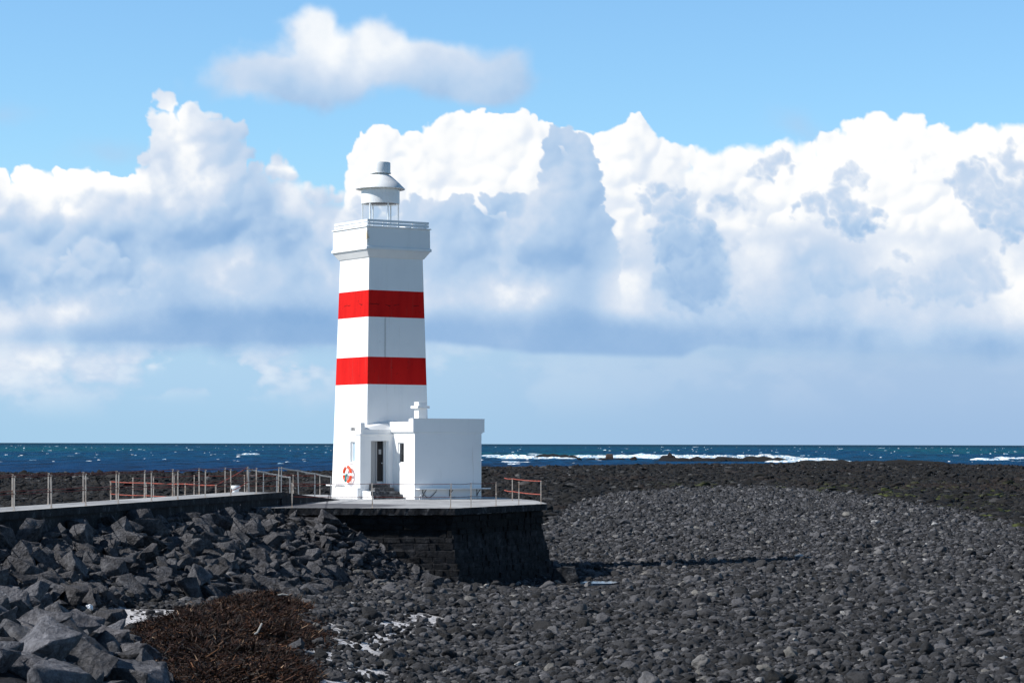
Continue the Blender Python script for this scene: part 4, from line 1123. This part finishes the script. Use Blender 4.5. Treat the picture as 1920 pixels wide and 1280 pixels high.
ch = B('chimney', M_white, [(1.50, 1.86, 1.38, 1.76, 2.9, 3.75)], bevel=.01)
B('chimney_cap', M_white, [(1.39, 1.97, 1.27, 1.87, 3.751, 3.86), (1.50, 1.86, 1.38, 1.76, 3.861, 4.02)], ch, bevel=.015)
B('plinth', M_white, [(-.62, -.05, -1.55, -.101, -.02, .46), (-.62, -.476, -.10, .38, -.02, .46), (-.476, -.25, pv + .002, .38, -.02, .46)], bevel=.015)
st = empty('steps', (0, 0, 0)); st.parent = LH
for (u0, u1, v0, v1, z0, z1) in ((-.05, .80, pv + .002, .60, .0, .60), (-.05, .86, .602, .86, .0, .47), (-.39, .97, .862, 1.13, .0, .315), (-.41, .98, 1.132, 1.38, .0, .16)):
    B('step', M_step, [(u0, u1, v0, v1, z0 - .01, z1)], st, bevel=.012)
B('step_cheek', M_white, [(-.43, -.412, .862, 1.38, -.01, .158), (-.41, -.392, .862, 1.128, .159, .313), (-.41, -.052, pv + .032, .86, -.01, .33)], st)
# local -> world for loose things on the building
LM = Matrix.Translation((ox, oy, PZ)) @ Matrix.Rotation(AN, 4, 'Z')
def loose(name, u, v, z): 
    o = empty(name, LM @ Vector((u, -v, z)), AN); return o
# front bench
be = loose('bench', a0, av, .0); tag(be, 'narrow white plank bench along the shaded wall of the low annex', 'bench', 'wall benches of the lighthouse')
B('seat', M_metalw, [(.04, 3.46, .003, .36, .415, .455)], be, bevel=.004)
for uu in (.38, 1.66, 2.98):
    q = MB(); q.tube([(uu, -.02, .41), (uu, -.02, .14), ], .014, 6); q.tube([(uu, -.3, .40), (uu, -.12, .26), (uu, -.02, .12)], .014, 6); q.build('bracket', M_black, be)
bl = loose('bench', -.03, -2.2, 0); tag(bl, 'short white plank bench jutting from the sunlit left side of the tower', 'bench', 'wall benches of the lighthouse')
B('seat', M_metalw, [(-.38, .02, -.62, .28, .50, .555)], bl, bevel=.004); B('bracket', M_white, [(-.26, -.0, -.06, .0, .12, .499)], bl)
# pipe and cable
pi = loose('water_pipe', a0 + .30, av, 0); tag(pi, 'black cable and white pipe elbow hanging under the long bench on the annex wall', 'pipe')
q = MB(); q.tube([(0, -.05, -.0), (0, -.05, .17), (.06, -.05, .22), (.16, -.05, .23), (.2, -.05, .34)], .026, 8); q.build('pipe', M_metalw, pi, smooth=True)
q = MB(); q.tube([(-.18, -.2, .0), (-.17, -.19, .12), (-.05, -.1, .19), (.05, -.06, .2)], .02, 8); q.build('pipe', M_metalw, pi, smooth=True)
q = MB(); q.tube([(.14 + .56 * k / 12, -.045, .2 - .17 * math.sin(math.pi * (k / 12) ** .8) + .12 * k / 12) for k in range(13)] + [(.72, -.045, .41)], .013, 7); q.build('cable', M_black, pi, smooth=True)
# life ring
lr = loose('life_ring', -.035 - .02, -1.42, 1.0); tag(lr, 'orange life ring hanging on the sunlit left face of the tower below its window', 'life ring')
def torus_seg(a0_, a1_, R0=.31, r=.065, n=16):
    q = MB(); rings = []
    for i in range(n + 1):
        a = a0_ + (a1_ - a0_) * i / n
        rings.append([q.bm.verts.new((-.075 + r * math.sin(b) * .85, (R0 + r * math.cos(b)) * math.cos(a), (R0 + r * math.cos(b)) * math.sin(a))) for b in [2 * math.pi * k / 12 for k in range(12)]])
    for a, b in zip(rings, rings[1:]):
        for k in range(12): q.bm.faces.new((a[k], a[(k + 1) % 12], b[(k + 1) % 12], b[k]))
    q.bm.faces.new(rings[0]); q.bm.faces.new(rings[-1][::-1]); return q
for k in range(4):
    c = R(90 * k + 45)
    torus_seg(c - R(36), c + R(36)).build('orange_segment', M_buoy, lr, smooth=True)
    torus_seg(c + R(36.3), c + R(53.7), r=.067, n=6).build('white_strap', M_buoyw, lr, smooth=True)
q = MB(); q.box(-.10, -.02, -.36, .36, -.03, .02); q.build('holder', M_buoyw, lr)
q = MB()
for k in range(6): q.tube([(-.12, .02 * (k - 3), .02), (-.14, .02 * (k - 3) + .03, -.15), (-.13, .03 * (k - 3) + .07, -.30 - .02 * (k % 2))], .014, 6)
q.build('rope', M_teal, lr, smooth=True)

# ------------------------------------------------------------------ light
SUN_EL = R(41); sh = Vector((-.975, -.215)).normalized()
sd_ = Vector((sh.x * math.cos(SUN_EL), sh.y * math.cos(SUN_EL), math.sin(SUN_EL)))
sl = bpy.data.lights.new('sun', 'SUN'); sl.energy = 5.0; sl.angle = R(.53); sl.color = (1.0, .965, .92)
so = bpy.data.objects.new('sun', sl); COL.objects.link(so); so.rotation_euler = sd_.to_track_quat('Z', 'Y').to_euler(); so.location = (-50, 60, 60)

# ------------------------------------------------------------------ sky with clouds
W = bpy.data.worlds.new('World'); sc.world = W; W.use_nodes = True
BG = .085; EXPO = .25; G = 1 / BG / 2 ** EXPO
def sky_base(t, vec=None):
    sky = t.new('ShaderNodeTexSky', sky_type='NISHITA'); sky.sun_disc = False; sky.sun_elevation = SUN_EL; sky.sun_rotation = math.atan2(sh.x, sh.y)
    sky.altitude = 0; sky.air_density = 1.0; sky.dust_density = .4; sky.ozone_density = 1.5
    if vec is not None: t.put(sky.inputs[0], vec)
    # sky dimmed towards the zenith, above the view, to cut ambient light
    dz = t.xyz(vec if vec is not None else t.vm('NORMALIZE', t.coord('Generated')))[2]
    zenith_dim = t.ss(dz, .20, .60, 1.0, .33)
    return t.vm('SCALE', t.mix(1.0, sky.outputs[0], SKYMUL, 'MULTIPLY'), scale=zenith_dim)
SKYMUL = (1.05, 1.465, 1.74)
nt = W.node_tree; nt.nodes.clear(); t = NT(nt)
bgn = t.new('ShaderNodeBackground'); t.put(bgn.inputs[0], sky_base(t)); bgn.inputs[1].default_value = BG
nt.links.new(bgn.outputs[0], t.new('ShaderNodeOutputWorld').inputs[0])

PAL = [(0, (.235, .42, .70)), (.22, (.32, .50, .76)), (.45, (.47, .63, .84)), (.66, (.64, .74, .885)), (.80, (.80, .86, .945)), (.90, (.95, .97, .99)), (1, (1.03, 1.03, 1.03))]
HAZE_L, HAZE_R, HAZE_L2, HAZE_R2 = (.43, .65, .86), (.40, .56, .785), (.39, .62, .83), (.35, .52, .76)
# cloud cover and brightness, worked out in numpy over bearing/elevation and carried by the sky's vertices
def cloud_fields(GX, GY):
    """GX, GY: 2-D grids of bearing and elevation (photo-pixel units). Returns cover A and shade S"""
    crng = np.random.default_rng(42)
    xs = GX[0]; ys = GY[:, 0]
    A = np.zeros(GX.shape); S = np.full(GX.shape, .6)
    def over(a, s):
        nonlocal A, S
        a = np.clip(a, 0, 1); An = 1 - (1 - A) * (1 - a)
        S = np.where(An > 1e-5, (S * A * (1 - a) + s * a) / np.maximum(An, 1e-5), S); A = An
    N = lambda sc, o=5, ox=0, ay=1.0: fbm(GX / sc + ox, GY / sc * ay + ox * .37, o) / (1 - .5 ** o)      # about 0..1, mean .5
    n300, n120, n50, n22 = N(300, 5, 3), N(120, 6, 11), N(50, 5, 23), N(22, 4, 41)
    wx_ = (N(70, 5, 51) - .5) * 46 + (N(18, 3, 57) - .5) * 14; wy_ = (N(70, 5, 61) - .5) * 46 + (N(18, 3, 67) - .5) * 14
    X, Y = GX + wx_, GY + wy_
    def puffs(seeds, levels, child=7, shrink=.5, seed=0, flat=.85):
        """grow rounded heads on heads: the cauliflower habit of cumulus"""
        rg = np.random.default_rng(seed); P = [tuple(s) + (0.,) for s in seeds]; allp = list(P)
        for L in range(levels):
            Q = []
            for (x, y, r, z) in P:
                for k in range(child):
                    a = rg.uniform(0, 2 * math.pi); e = rg.uniform(.15, 1.0); rr = r * rg.uniform(shrink * .6, shrink * 1.15)
                    q = (x + r * e * .92 * math.cos(a), y + r * e * .92 * math.sin(a) * flat, rr, z + r * math.sqrt(max(0, 1 - (e * .92) ** 2)) * .9)
                    Q.append(q)
            allp += Q; P = Q
        return allp
    X2 = GX + wx_ * 1.3 + (N(34, 6, 131) - .5) * 60 + (N(150, 3, 137) - .5) * 60; Y2 = GY + wy_ * 1.3 + (N(34, 6, 139) - .5) * 50 + (N(150, 3, 149) - .5) * 50
    def field(P, Xw, Yw):
        hgt = np.full(GX.shape, -1e3); cov = np.full(GX.shape, -2.)
        for (x, y, r, z) in P:
            m = r + 50
            i0, i1 = np.searchsorted(xs, (x - m, x + m)); j0, j1 = np.searchsorted(ys, (y - m, y + m))
            if i1 <= i0 or j1 <= j0: continue
            sl_ = (slice(j0, j1), slice(i0, i1))
            q = 1 - ((Xw[sl_] - x) ** 2 + ((Yw[sl_] - y) / .9) ** 2) / (r * r)
            cov[sl_] = np.maximum(cov[sl_], q * min(1, r / 18)); 
            hh = np.where(q > 0, z + r * np.sqrt(np.maximum(q, 0)), -1e3); hgt[sl_] = np.maximum(hgt[sl_], hh)
        return hgt, cov
    def blur(a, n, wgt=None):
        for _ in range(n):
            a = (a + np.roll(a, 1, 0) + np.roll(a, -1, 0)) / 3; a = (a + np.roll(a, 1, 1) + np.roll(a, -1, 1)) / 3
        return a
    def light(hgt, cov, n=2):
        h = np.where(hgt > -500, hgt, 0.); h = blur(h, n)
        dx = np.gradient(h, xs, axis=1); dy = np.gradient(h, ys, axis=0)
        nz = 1 / np.sqrt(1 + dx * dx + dy * dy)
        return (dx * .50 + dy * .62 + .55) * nz       # bright where the surface leans left and up
    def top_fn(pts):
        return np.interp(X[0] * 0 + xs, [p[0] for p in pts], [p[1] for p in pts])
    def edge_seeds(poly, step, r0, r1, seed, depth=1.0):
        rg = np.random.default_rng(seed); out = []
        for (ax, ay), (bx, by) in zip(poly, poly[1:]):
            L = math.hypot(bx - ax, by - ay); k = max(1, int(L / step))
            for i in range(k):
                t_ = (i + rg.random()) / k; r = rg.uniform(r0, r1)
                nx_, ny_ = -(by - ay) / L, (bx - ax) / L          # inward (down, for left-to-right outlines)
                out.append((ax + (bx - ax) * t_ + nx_ * r * .85, ay + (by - ay) * t_ + ny_ * r * .85, r))
        return out
    def fill_seeds(x0, x1, y0f, y1, step, r0, r1, seed):
        rg = np.random.default_rng(seed); out = []
        x = x0
        while x < x1:
            y = y0f(x) + r1
            while y < y1: out.append((x + rg.uniform(-step, step) * .5, y + rg.uniform(-step, step) * .5, rg.uniform(r0, r1))); y += step
            x += step
        return out
    def bl(cx, cy, rx, ry, k=1.0, Xs=None, Ys=None):
        Xs = X if Xs is None else Xs; Ys = Y if Ys is None else Ys
        return np.exp(-k * (((Xs - cx) / rx) ** 2 + ((Ys - cy) / ry) ** 2))
    def ramp_(v, a, b): return sstep(a, b, v)
    # ---------- faint cumulus low on the left, below the bank
    w = N(150, 6, 71, 1.7)
    bandm = ramp_(GY, 615, 660) * ramp_(GY, 800, 700) * np.interp(GX, [0, 550, 1000, 2000], [.9, .75, .18, .10])
    lowc = ramp_(w + .10 * (n50 - .5), .46, .60)
    over(lowc * bandm * .75, .62 + .5 * (n120 - .5) + .20 * ramp_(w, .5, .66))
    over(.7 * bl(300, 674, 75, 16, 1.2) * ramp_(n50, .35, .5), .84)
    over(.6 * bl(75, 690, 55, 26, 1.2) * ramp_(n50, .35, .55), .80)
    w2 = N(85, 6, 171, 1.9); m2 = ramp_(GY, 628, 655) * ramp_(GY, 765, 690) * ramp_(GX, 700, 560)
    over(ramp_(w2, .50, .60) * m2 * .65, .66 + .5 * (n50 - .5) + .16 * ramp_(w2, .55, .7))
    over(.5 * bl(10, 690, 45, 50, 1.2), .70); over(.45 * bl(525, 655, 30, 30, 1.2), .72); over(.35 * bl(590, 740, 60, 25, 1.2), .66)
    # ---------- generic bank round the rest of the horizon
    out_ = 1 - ramp_(GX, -260, -120) * ramp_(GX, 2180, 2040)
    gtop = 330 + 260 * (N(420, 5, 91) - .5)
    over(out_ * ramp_(GY + 60 * (n50 - .5), gtop, gtop + 30) * ramp_(GY, 680, 600), .95 - .55 * ramp_(GY, gtop, 640) + .5 * (n120 - .5))
    # ---------- far bright bank
    tR = [(640, 400), (648, 345), (652, 305), (672, 262), (705, 238), (760, 234), (806, 240), (818, 226), (850, 209), (905, 208), (940, 226), (958, 216), (985, 213), (1012, 222), (1030, 246), (1090, 246), (1125, 236), (1170, 232), (1207, 232), (1222, 250), (1250, 268), (1330, 272), (1480, 264), (1555, 264), (1585, 240), (1615, 222), (1640, 218), (1720, 226), (1790, 236), (1850, 240), (1925, 236), (2020, 250), (2200, 330)]
    tRf = lambda x: np.interp(x, [p[0] for p in tR], [p[1] for p in tR])
    sd = edge_seeds([p for p in tR if p[0] <= 1250], 20, 20, 42, 1) + edge_seeds([p for p in tR if p[0] >= 1240], 30, 30, 60, 2)
    P = puffs([q for q in sd if q[0] < 1270], 2, 6, .46, 3) + puffs([q for q in sd if q[0] >= 1270], 1, 6, .6, 4)
    P += puffs(fill_seeds(700, 2150, tRf, 470, 62, 40, 75, 5), 2, 5, .5, 6)
    hg, cov = field(P, X, Y); l_ = light(hg, cov, 2); l2 = light(hg, cov, 10)
    inside = ramp_(GY, tRf(GX) + 18, tRf(GX) + 60)
    soft = np.interp(GX, [1200, 1330, 1560, 1640, 2000], [.22, .9, .7, .35, .6])
    a = np.maximum(ramp_(cov + .25 * (n22 - .5), .0, soft), inside) * ramp_(GY, 660, 600)
    s = .935 + .12 * (l2 - .5) + .035 * (l_ - .5) - .12 * bl(1190, 330, 70, 60) * ramp_(n50, .3, .6) - .06 * bl(830, 290, 60, 50) - .07 * ramp_(GY, 300, 520) + .12 * (n120 - .5)
    s = s + .05 * ramp_(GX, 1250, 1500)
    over(a, s)
    # ---------- mid bank: left towers, then the body right across
    tL = [(-260, 380), (-150, 335), (0, 326), (30, 321), (60, 324), (85, 338), (100, 362), (106, 372), (112, 345), (128, 318), (150, 313), (185, 320), (225, 332), (262, 324), (276, 330), (280, 300), (279, 250), (284, 205), (298, 184), (318, 180), (345, 196), (352, 190), (385, 198), (405, 212), (425, 212), (445, 222), (462, 232), (460, 250), (452, 276), (470, 300), (492, 314), (512, 300), (535, 294), (560, 312), (580, 336), (620, 342), (650, 352), (690, 372), (740, 372), (772, 350), (805, 352), (825, 372), (870, 360), (900, 372), (960, 360), (1000, 348), (1012, 300), (1020, 262), (1045, 242), (1080, 242), (1108, 258), (1122, 290), (1118, 340), (1135, 400), (1150, 450), (1165, 520)]
    tLf = lambda x: np.interp(x, [p[0] for p in tL], [p[1] for p in tL])
    sd = edge_seeds(tL, 17, 15, 32, 11)
    P = puffs(sd, 2, 6, .46, 13)
    P += puffs(fill_seeds(-240, 1100, tLf, 600, 64, 45, 85, 15), 2, 5, .5, 16)
    hg, cov = field(P, X, Y); l_ = light(hg, cov, 3); l2 = light(hg, cov, 20)
    lim = sstep(1215, 1120, GX + 90 * (n50 - .5))
    inside = ramp_(GY, tLf(GX) + 14, tLf(GX) + 55) * lim
    softL = np.interp(GX, [-200, 260, 290, 480, 600, 800, 1200], [.35, .35, .5, .6, .9, .45, .3])
    vertf = np.interp(GY, [180, 280, 350, 420, 500, 560, 610, 640, 680], [.72, .68, .66, .56, .53, .54, .46, .34, .36])
    vertf = vertf - .13 * ramp_(GX, 620, 760) * ramp_(GX, 1180, 1060) * ramp_(GY, 480, 380) + .10 * ramp_(GX, 270, 100) * ramp_(GY, 470, 380)
    bot = ramp_(GY + 50 * (n120 - .5), 680, 620)
    a = np.maximum(ramp_(cov + .35 * (n22 - .5), .0, softL), inside) * bot
    s = vertf + .13 * (l2 - .5) * ramp_(GY, 620, 420) + .035 * (l_ - .5) * ramp_(GY, 560, 380) + .50 * (n120 - .5) + .45 * (n300 - .5) + .10 * (n50 - .5)
    rim = 1 - ramp_(GY, tLf(X) - 5, tLf(X) + 45)
    s = s + .10 * rim * np.interp(GX, [230, 280, 620, 700], [1.3, -.3, .3, .25])
    for (cx, cy, rx, ry, amt) in [(40, 345, 60, 28, .20), (180, 340, 70, 30, .26), (98, 372, 16, 30, -.22), (275, 380, 22, 45, -.14), (60, 440, 50, 26, -.14), (310, 300, 26, 60, -.05), (420, 250, 30, 30, -.06), (245, 345, 40, 25, .2), (130, 400, 34, 22, .22), (240, 395, 50, 30, .12),
        (20, 450, 70, 50, .08), (330, 450, 90, 40, -.10), (60, 560, 60, 30, -.10), (180, 490, 66, 45, -.26), (100, 395, 30, 60, .08), (500, 385, 110, 70, -.10), (420, 380, 70, 60, -.04), (480, 450, 140, 40, -.14), (20, 540, 80, 50, -.22), (560, 312, 30, 16, .22), (515, 318, 22, 12, .14),
        (330, 215, 40, 28, .06), (420, 480, 60, 25, .14), (330, 520, 120, 40, .10), (120, 600, 130, 26, .18), (480, 606, 200, 20, -.22), (610, 545, 110, 30, .08), (640, 470, 60, 40, -.06),
        (900, 430, 150, 60, -.05), (1060, 290, 40, 50, .02), (1050, 380, 60, 60, .05), (1000, 480, 110, 30, -.14), (900, 556, 150, 28, .16), (1090, 520, 70, 40, .05)]:
        s = s + 1.35 * amt * bl(cx, cy, rx, ry)
    s = s + .10 * ramp_(n50, .42, .62) * ramp_(n120, .45, .6) - .03
    a = a * (1 - .75 * ramp_(GX, 1080, 1180) * ramp_(GY, 400, 520))
    over(a, s)
    # one round head standing before the left body
    P = puffs([(175, 500, 62), (140, 520, 42), (215, 515, 46)], 2, 7, .45, 31); hg, cov = field(P, X, Y); l_ = light(hg, cov, 5)
    over(ramp_(cov + .2 * (n22 - .5), .0, .5) * .8 * ramp_(GY, 560, 510), .60 + .22 * (l_ - .55) - .16 * ramp_(GY, 450, 540))
    # ---------- body under the white bank on the right
    bodyR = ramp_(GX + 120 * (n50 - .5), 1120, 1240) * ramp_(GY + 130 * (n120 - .5) + 60 * (n50 - .5), 395, 480) * bot
    s = .53 + .75 * (n120 - .5) + .55 * (n300 - .5) + .14 * (n50 - .5) - .30 * ramp_(GY, 560, 650)
    for (cx, cy, rx, ry, amt) in [(1440, 500, 90, 60, .10), (1700, 480, 90, 40, .12), (1500, 600, 120, 30, .06), (1900, 560, 60, 50, .16), (1650, 600, 160, 26, .04)]: s = s + amt * bl(cx, cy, rx, ry)
    over(bodyR * .92, s)
    # ---------- nearer blue-grey clumps
    def clump(parts, sh, seed, soft=.35, amt=1.0, grad=.12, rag=.5):
        P = puffs(parts, 1, 7, .48, seed); hg, cov = field(P, X2, Y2); l_ = light(hg, cov, 8)
        y0 = min(p[1] - p[2] for p in parts); y1 = max(p[1] + p[2] for p in parts)
        over(ramp_(cov + 1.3 * rag * (n50 - .5) + .8 * rag * (n22 - .5) + .5 * (n120 - .5), -.25, soft + 1.05) * amt * .92, sh - .04 + .10 * (l_ - .55) + grad * (.5 - ramp_(GY, y0, y1)) + .16 * (n120 - .5))
    clump([(1250, 400, 42), (1225, 375, 22), (1285, 405, 40), (1300, 460, 60), (1265, 470, 45), (1320, 520, 62), (1270, 540, 40), (1340, 470, 40), (1370, 400, 24)], .27, 51, .5)
    clump([(1210, 355, 12), (1228, 368, 16)], .40, 52, .5, .8)
    clump([(1440, 315, 26), (1465, 308, 24), (1490, 318, 16), (1425, 335, 16), (1440, 345, 14)], .34, 53, .7, .95, .1, .8)
    clump([(1580, 335, 18), (1600, 345, 14), (1570, 350, 12)], .42, 54, .8, .85, .1, .9)
    clump([(1540, 395, 28), (1580, 380, 26), (1610, 398, 30), (1640, 408, 20), (1500, 402, 18), (1590, 410, 26)], .34, 55, .5, .95, .12, .7)
    clump([(1720, 312, 16), (1750, 304, 18), (1775, 296, 12)], .52, 56, .9, .7, .1, 1.0)
    clump([(1830, 350, 36), (1870, 365, 48), (1920, 350, 60), (1960, 360, 80), (1900, 405, 46), (1850, 395, 36), (1800, 355, 18), (1905, 290, 26)], .42, 57, .4, 1.0, .2, .45)
    clump([(1560, 525, 34), (1600, 520, 34), (1640, 530, 30)], .42, 58, .8, .85, .1, .6)
    clump([(1720, 540, 34), (1770, 530, 44), (1820, 510, 40), (1860, 490, 30), (1700, 560, 24), (1690, 480, 14)], .44, 59, .8, .85, .1, .6)
    clump([(1330, 570, 60), (1290, 590, 40), (1260, 560, 40)], .34, 60, 1.0, .75, .0, .5)
    clump([(1420, 395, 22), (1395, 400, 20)], .50, 61, .9, .7, .1, .8)
    # ---------- flat shadowed base
    und = (N(330, 4, 81) - .5) * 60 + (n50 - .5) * 14
    by0 = np.interp(GX, [0, 250, 500, 800, 1200, 1300, 1500, 2000], [615, 612, 598, 612, 618, 640, 632, 640])
    by1 = np.interp(GX, [0, 250, 450, 800, 1000, 1280, 1330, 1500, 2000], [636, 640, 640, 640, 662, 668, 650, 652, 652])
    st = np.interp(GX, [-100, 100, 260, 600, 800, 1280, 1380, 2000], [.15, .25, .75, .7, .95, .95, .5, .35])
    a = ramp_(GY + 1.1 * und, by0 - 40, by0 + 12) * ramp_(GY + .35 * und, by1 + 9, by1 - 6) * st
    over(a, .17 + .3 * (n120 - .5) + .12 * ramp_(GX, 1300, 1700))
    # ---------- lone soft cloud at the top
    Xt = GX + (N(110, 5, 101) - .5) * 95; Yt = GY + (N(110, 5, 107) - .5) * 75
    d = np.maximum.reduce([bl(545, 150, 165, 52, 1, Xt, Yt), bl(640, 120, 150, 70, 1, Xt, Yt), bl(580, 80, 66, 62, 1, Xt, Yt), bl(720, 90, 70, 52, 1, Xt, Yt), bl(800, 130, 160, 62, 1, Xt, Yt), bl(915, 145, 100, 52, 1, Xt, Yt)])
    a = ramp_(d + .22 * (n50 - .5) + .10 * (n22 - .5), .20, .62)
    s = np.interp(GY, [20, 90, 130, 180, 215], [.84, .80, .68, .48, .38]) - .10 * ramp_(GX, 700, 1000) + .5 * (N(90, 4, 113) - .5) + .10 * bl(590, 100, 60, 50) + .07 * bl(720, 100, 45, 30) - .10 * bl(648, 85, 14, 55)
    over(a * .93, s)
    # faint grey shreds
    for (cx, cy, rx, ry, q) in ((15, 215, 40, 16, .35), (215, 290, 50, 20, .4), (1490, 236, 36, 22, .35), (1500, 250, 60, 14, .2)):
        over(q * bl(cx, cy, rx, ry, 1, Xt, Yt), .42)
    return np.clip(A, 0, 1), np.clip(S, 0, 1.1)

# the lower sky with its cloud banks: a ring standing beyond the horizon all the way round
ms = bpy.data.materials.new('cloudy_sky'); ms.use_nodes = True; nt = ms.node_tree; nt.nodes.clear(); t = NT(nt)
dirv = t.vm('NORMALIZE', t.pos()); d3 = t.xyz(dirv)
az = t.m('ARCTAN2', d3[0], d3[1]); el = t.m('ARCSINE', d3[2])
X = t.m('MULTIPLY_ADD', az, F / 100, 9.6); Y = t.m('MULTIPLY_ADD', el, -F / 100, HY / 100)     # bearing and elevation in handy units
base = sky_base(t, dirv)
ca_ = t.new('ShaderNodeAttribute', attribute_name='cloud'); cc = t.xyz(ca_.outputs['Vector'])
hazec = t.mix(t.ss(X, 4, 17), HAZE_L, HAZE_R)
hazec = t.mix(t.ss(Y, 6.9, 8.3), hazec, t.mix(t.ss(X, 4, 17), HAZE_L2, HAZE_R2))
col = t.mix(t.ss(Y, 2.6, 7.2), base, t.vm('SCALE', hazec, scale=G))
fn = t.noise(t.vm('MULTIPLY', dirv, (1, 1, 1)), 420, 3, .6)
shd = t.m('ADD', cc[1], t.m('MULTIPLY', t.m('SUBTRACT', fn, .5), .05))
col = t.mix(cc[0], col, t.vm('SCALE', t.ramp(shd, PAL), scale=G))
em = t.new('ShaderNodeEmission'); t.put(em.inputs[0], col); em.inputs[1].default_value = BG
nt.links.new(em.outputs[0], t.new('ShaderNodeOutputMaterial').inputs[0])
try: ms.cycles.emission_sampling = 'NONE'
except Exception: pass
RS = 110000.0
def dome_patch(gx, gy, gnom):
    GX, GY = np.meshgrid(gx, gy)
    A_, S_ = cloud_fields(GX, GY)
    if gnom: dx_ = (GX - 960) / F; dy_ = np.ones_like(dx_); hr = np.sqrt(1 + dx_ ** 2); dz_ = (HY - GY) / F / hr; dx_, dy_ = dx_ / hr, dy_ / hr
    else: a_ = (GX - 960) / F; dx_, dy_, dz_ = np.sin(a_), np.cos(a_), np.tan((HY - GY) / F)
    v = np.stack([dx_, dy_, dz_], -1).reshape(-1, 3) * RS; v[:, 2] += EYE
    nx = len(gx); i = np.arange((len(gy) - 1) * (nx - 1)); a = (i // (nx - 1)) * nx + i % (nx - 1)
    return v, np.stack([a, a + 1, a + nx + 1, a + nx], 1), np.stack([A_, S_, S_ * 0], -1).reshape(-1, 3)
x0_, x1_ = -420.0, 2340.0
g0 = 960 + F * math.atan((x0_ - 960) / F); g1 = 960 + F * math.atan((x1_ - 960) / F)
p1 = dome_patch(np.arange(x0_, x1_ + 2, 2.1), np.concatenate([np.arange(-70, 842, 2.1), [900.]]), True)
p2 = dome_patch(np.linspace(g1 - 4, g0 + 4 + 2 * math.pi * F, 420), np.concatenate([np.arange(-70, 842, 12.), [900.]]), False)
v, f = merge([p1[:2], p2[:2]])
me = np_mesh('sky', v, f, True); at_ = me.attributes.new('cloud', 'FLOAT_VECTOR', 'POINT'); at_.data.foreach_set('vector', np.concatenate([p1[2], p2[2]]).astype(np.float32).ravel())
tag(mesh_obj('sky', me, ms), kind='structure')

# ------------------------------------------------------------------ view
sc.view_settings.view_transform = 'Standard'; sc.view_settings.look = 'None'; sc.view_settings.exposure = EXPO; sc.view_settings.gamma = 1
sc.view_settings.use_curve_mapping = False
sc.cycles.max_bounces = 6; sc.cycles.transparent_max_bounces = 12
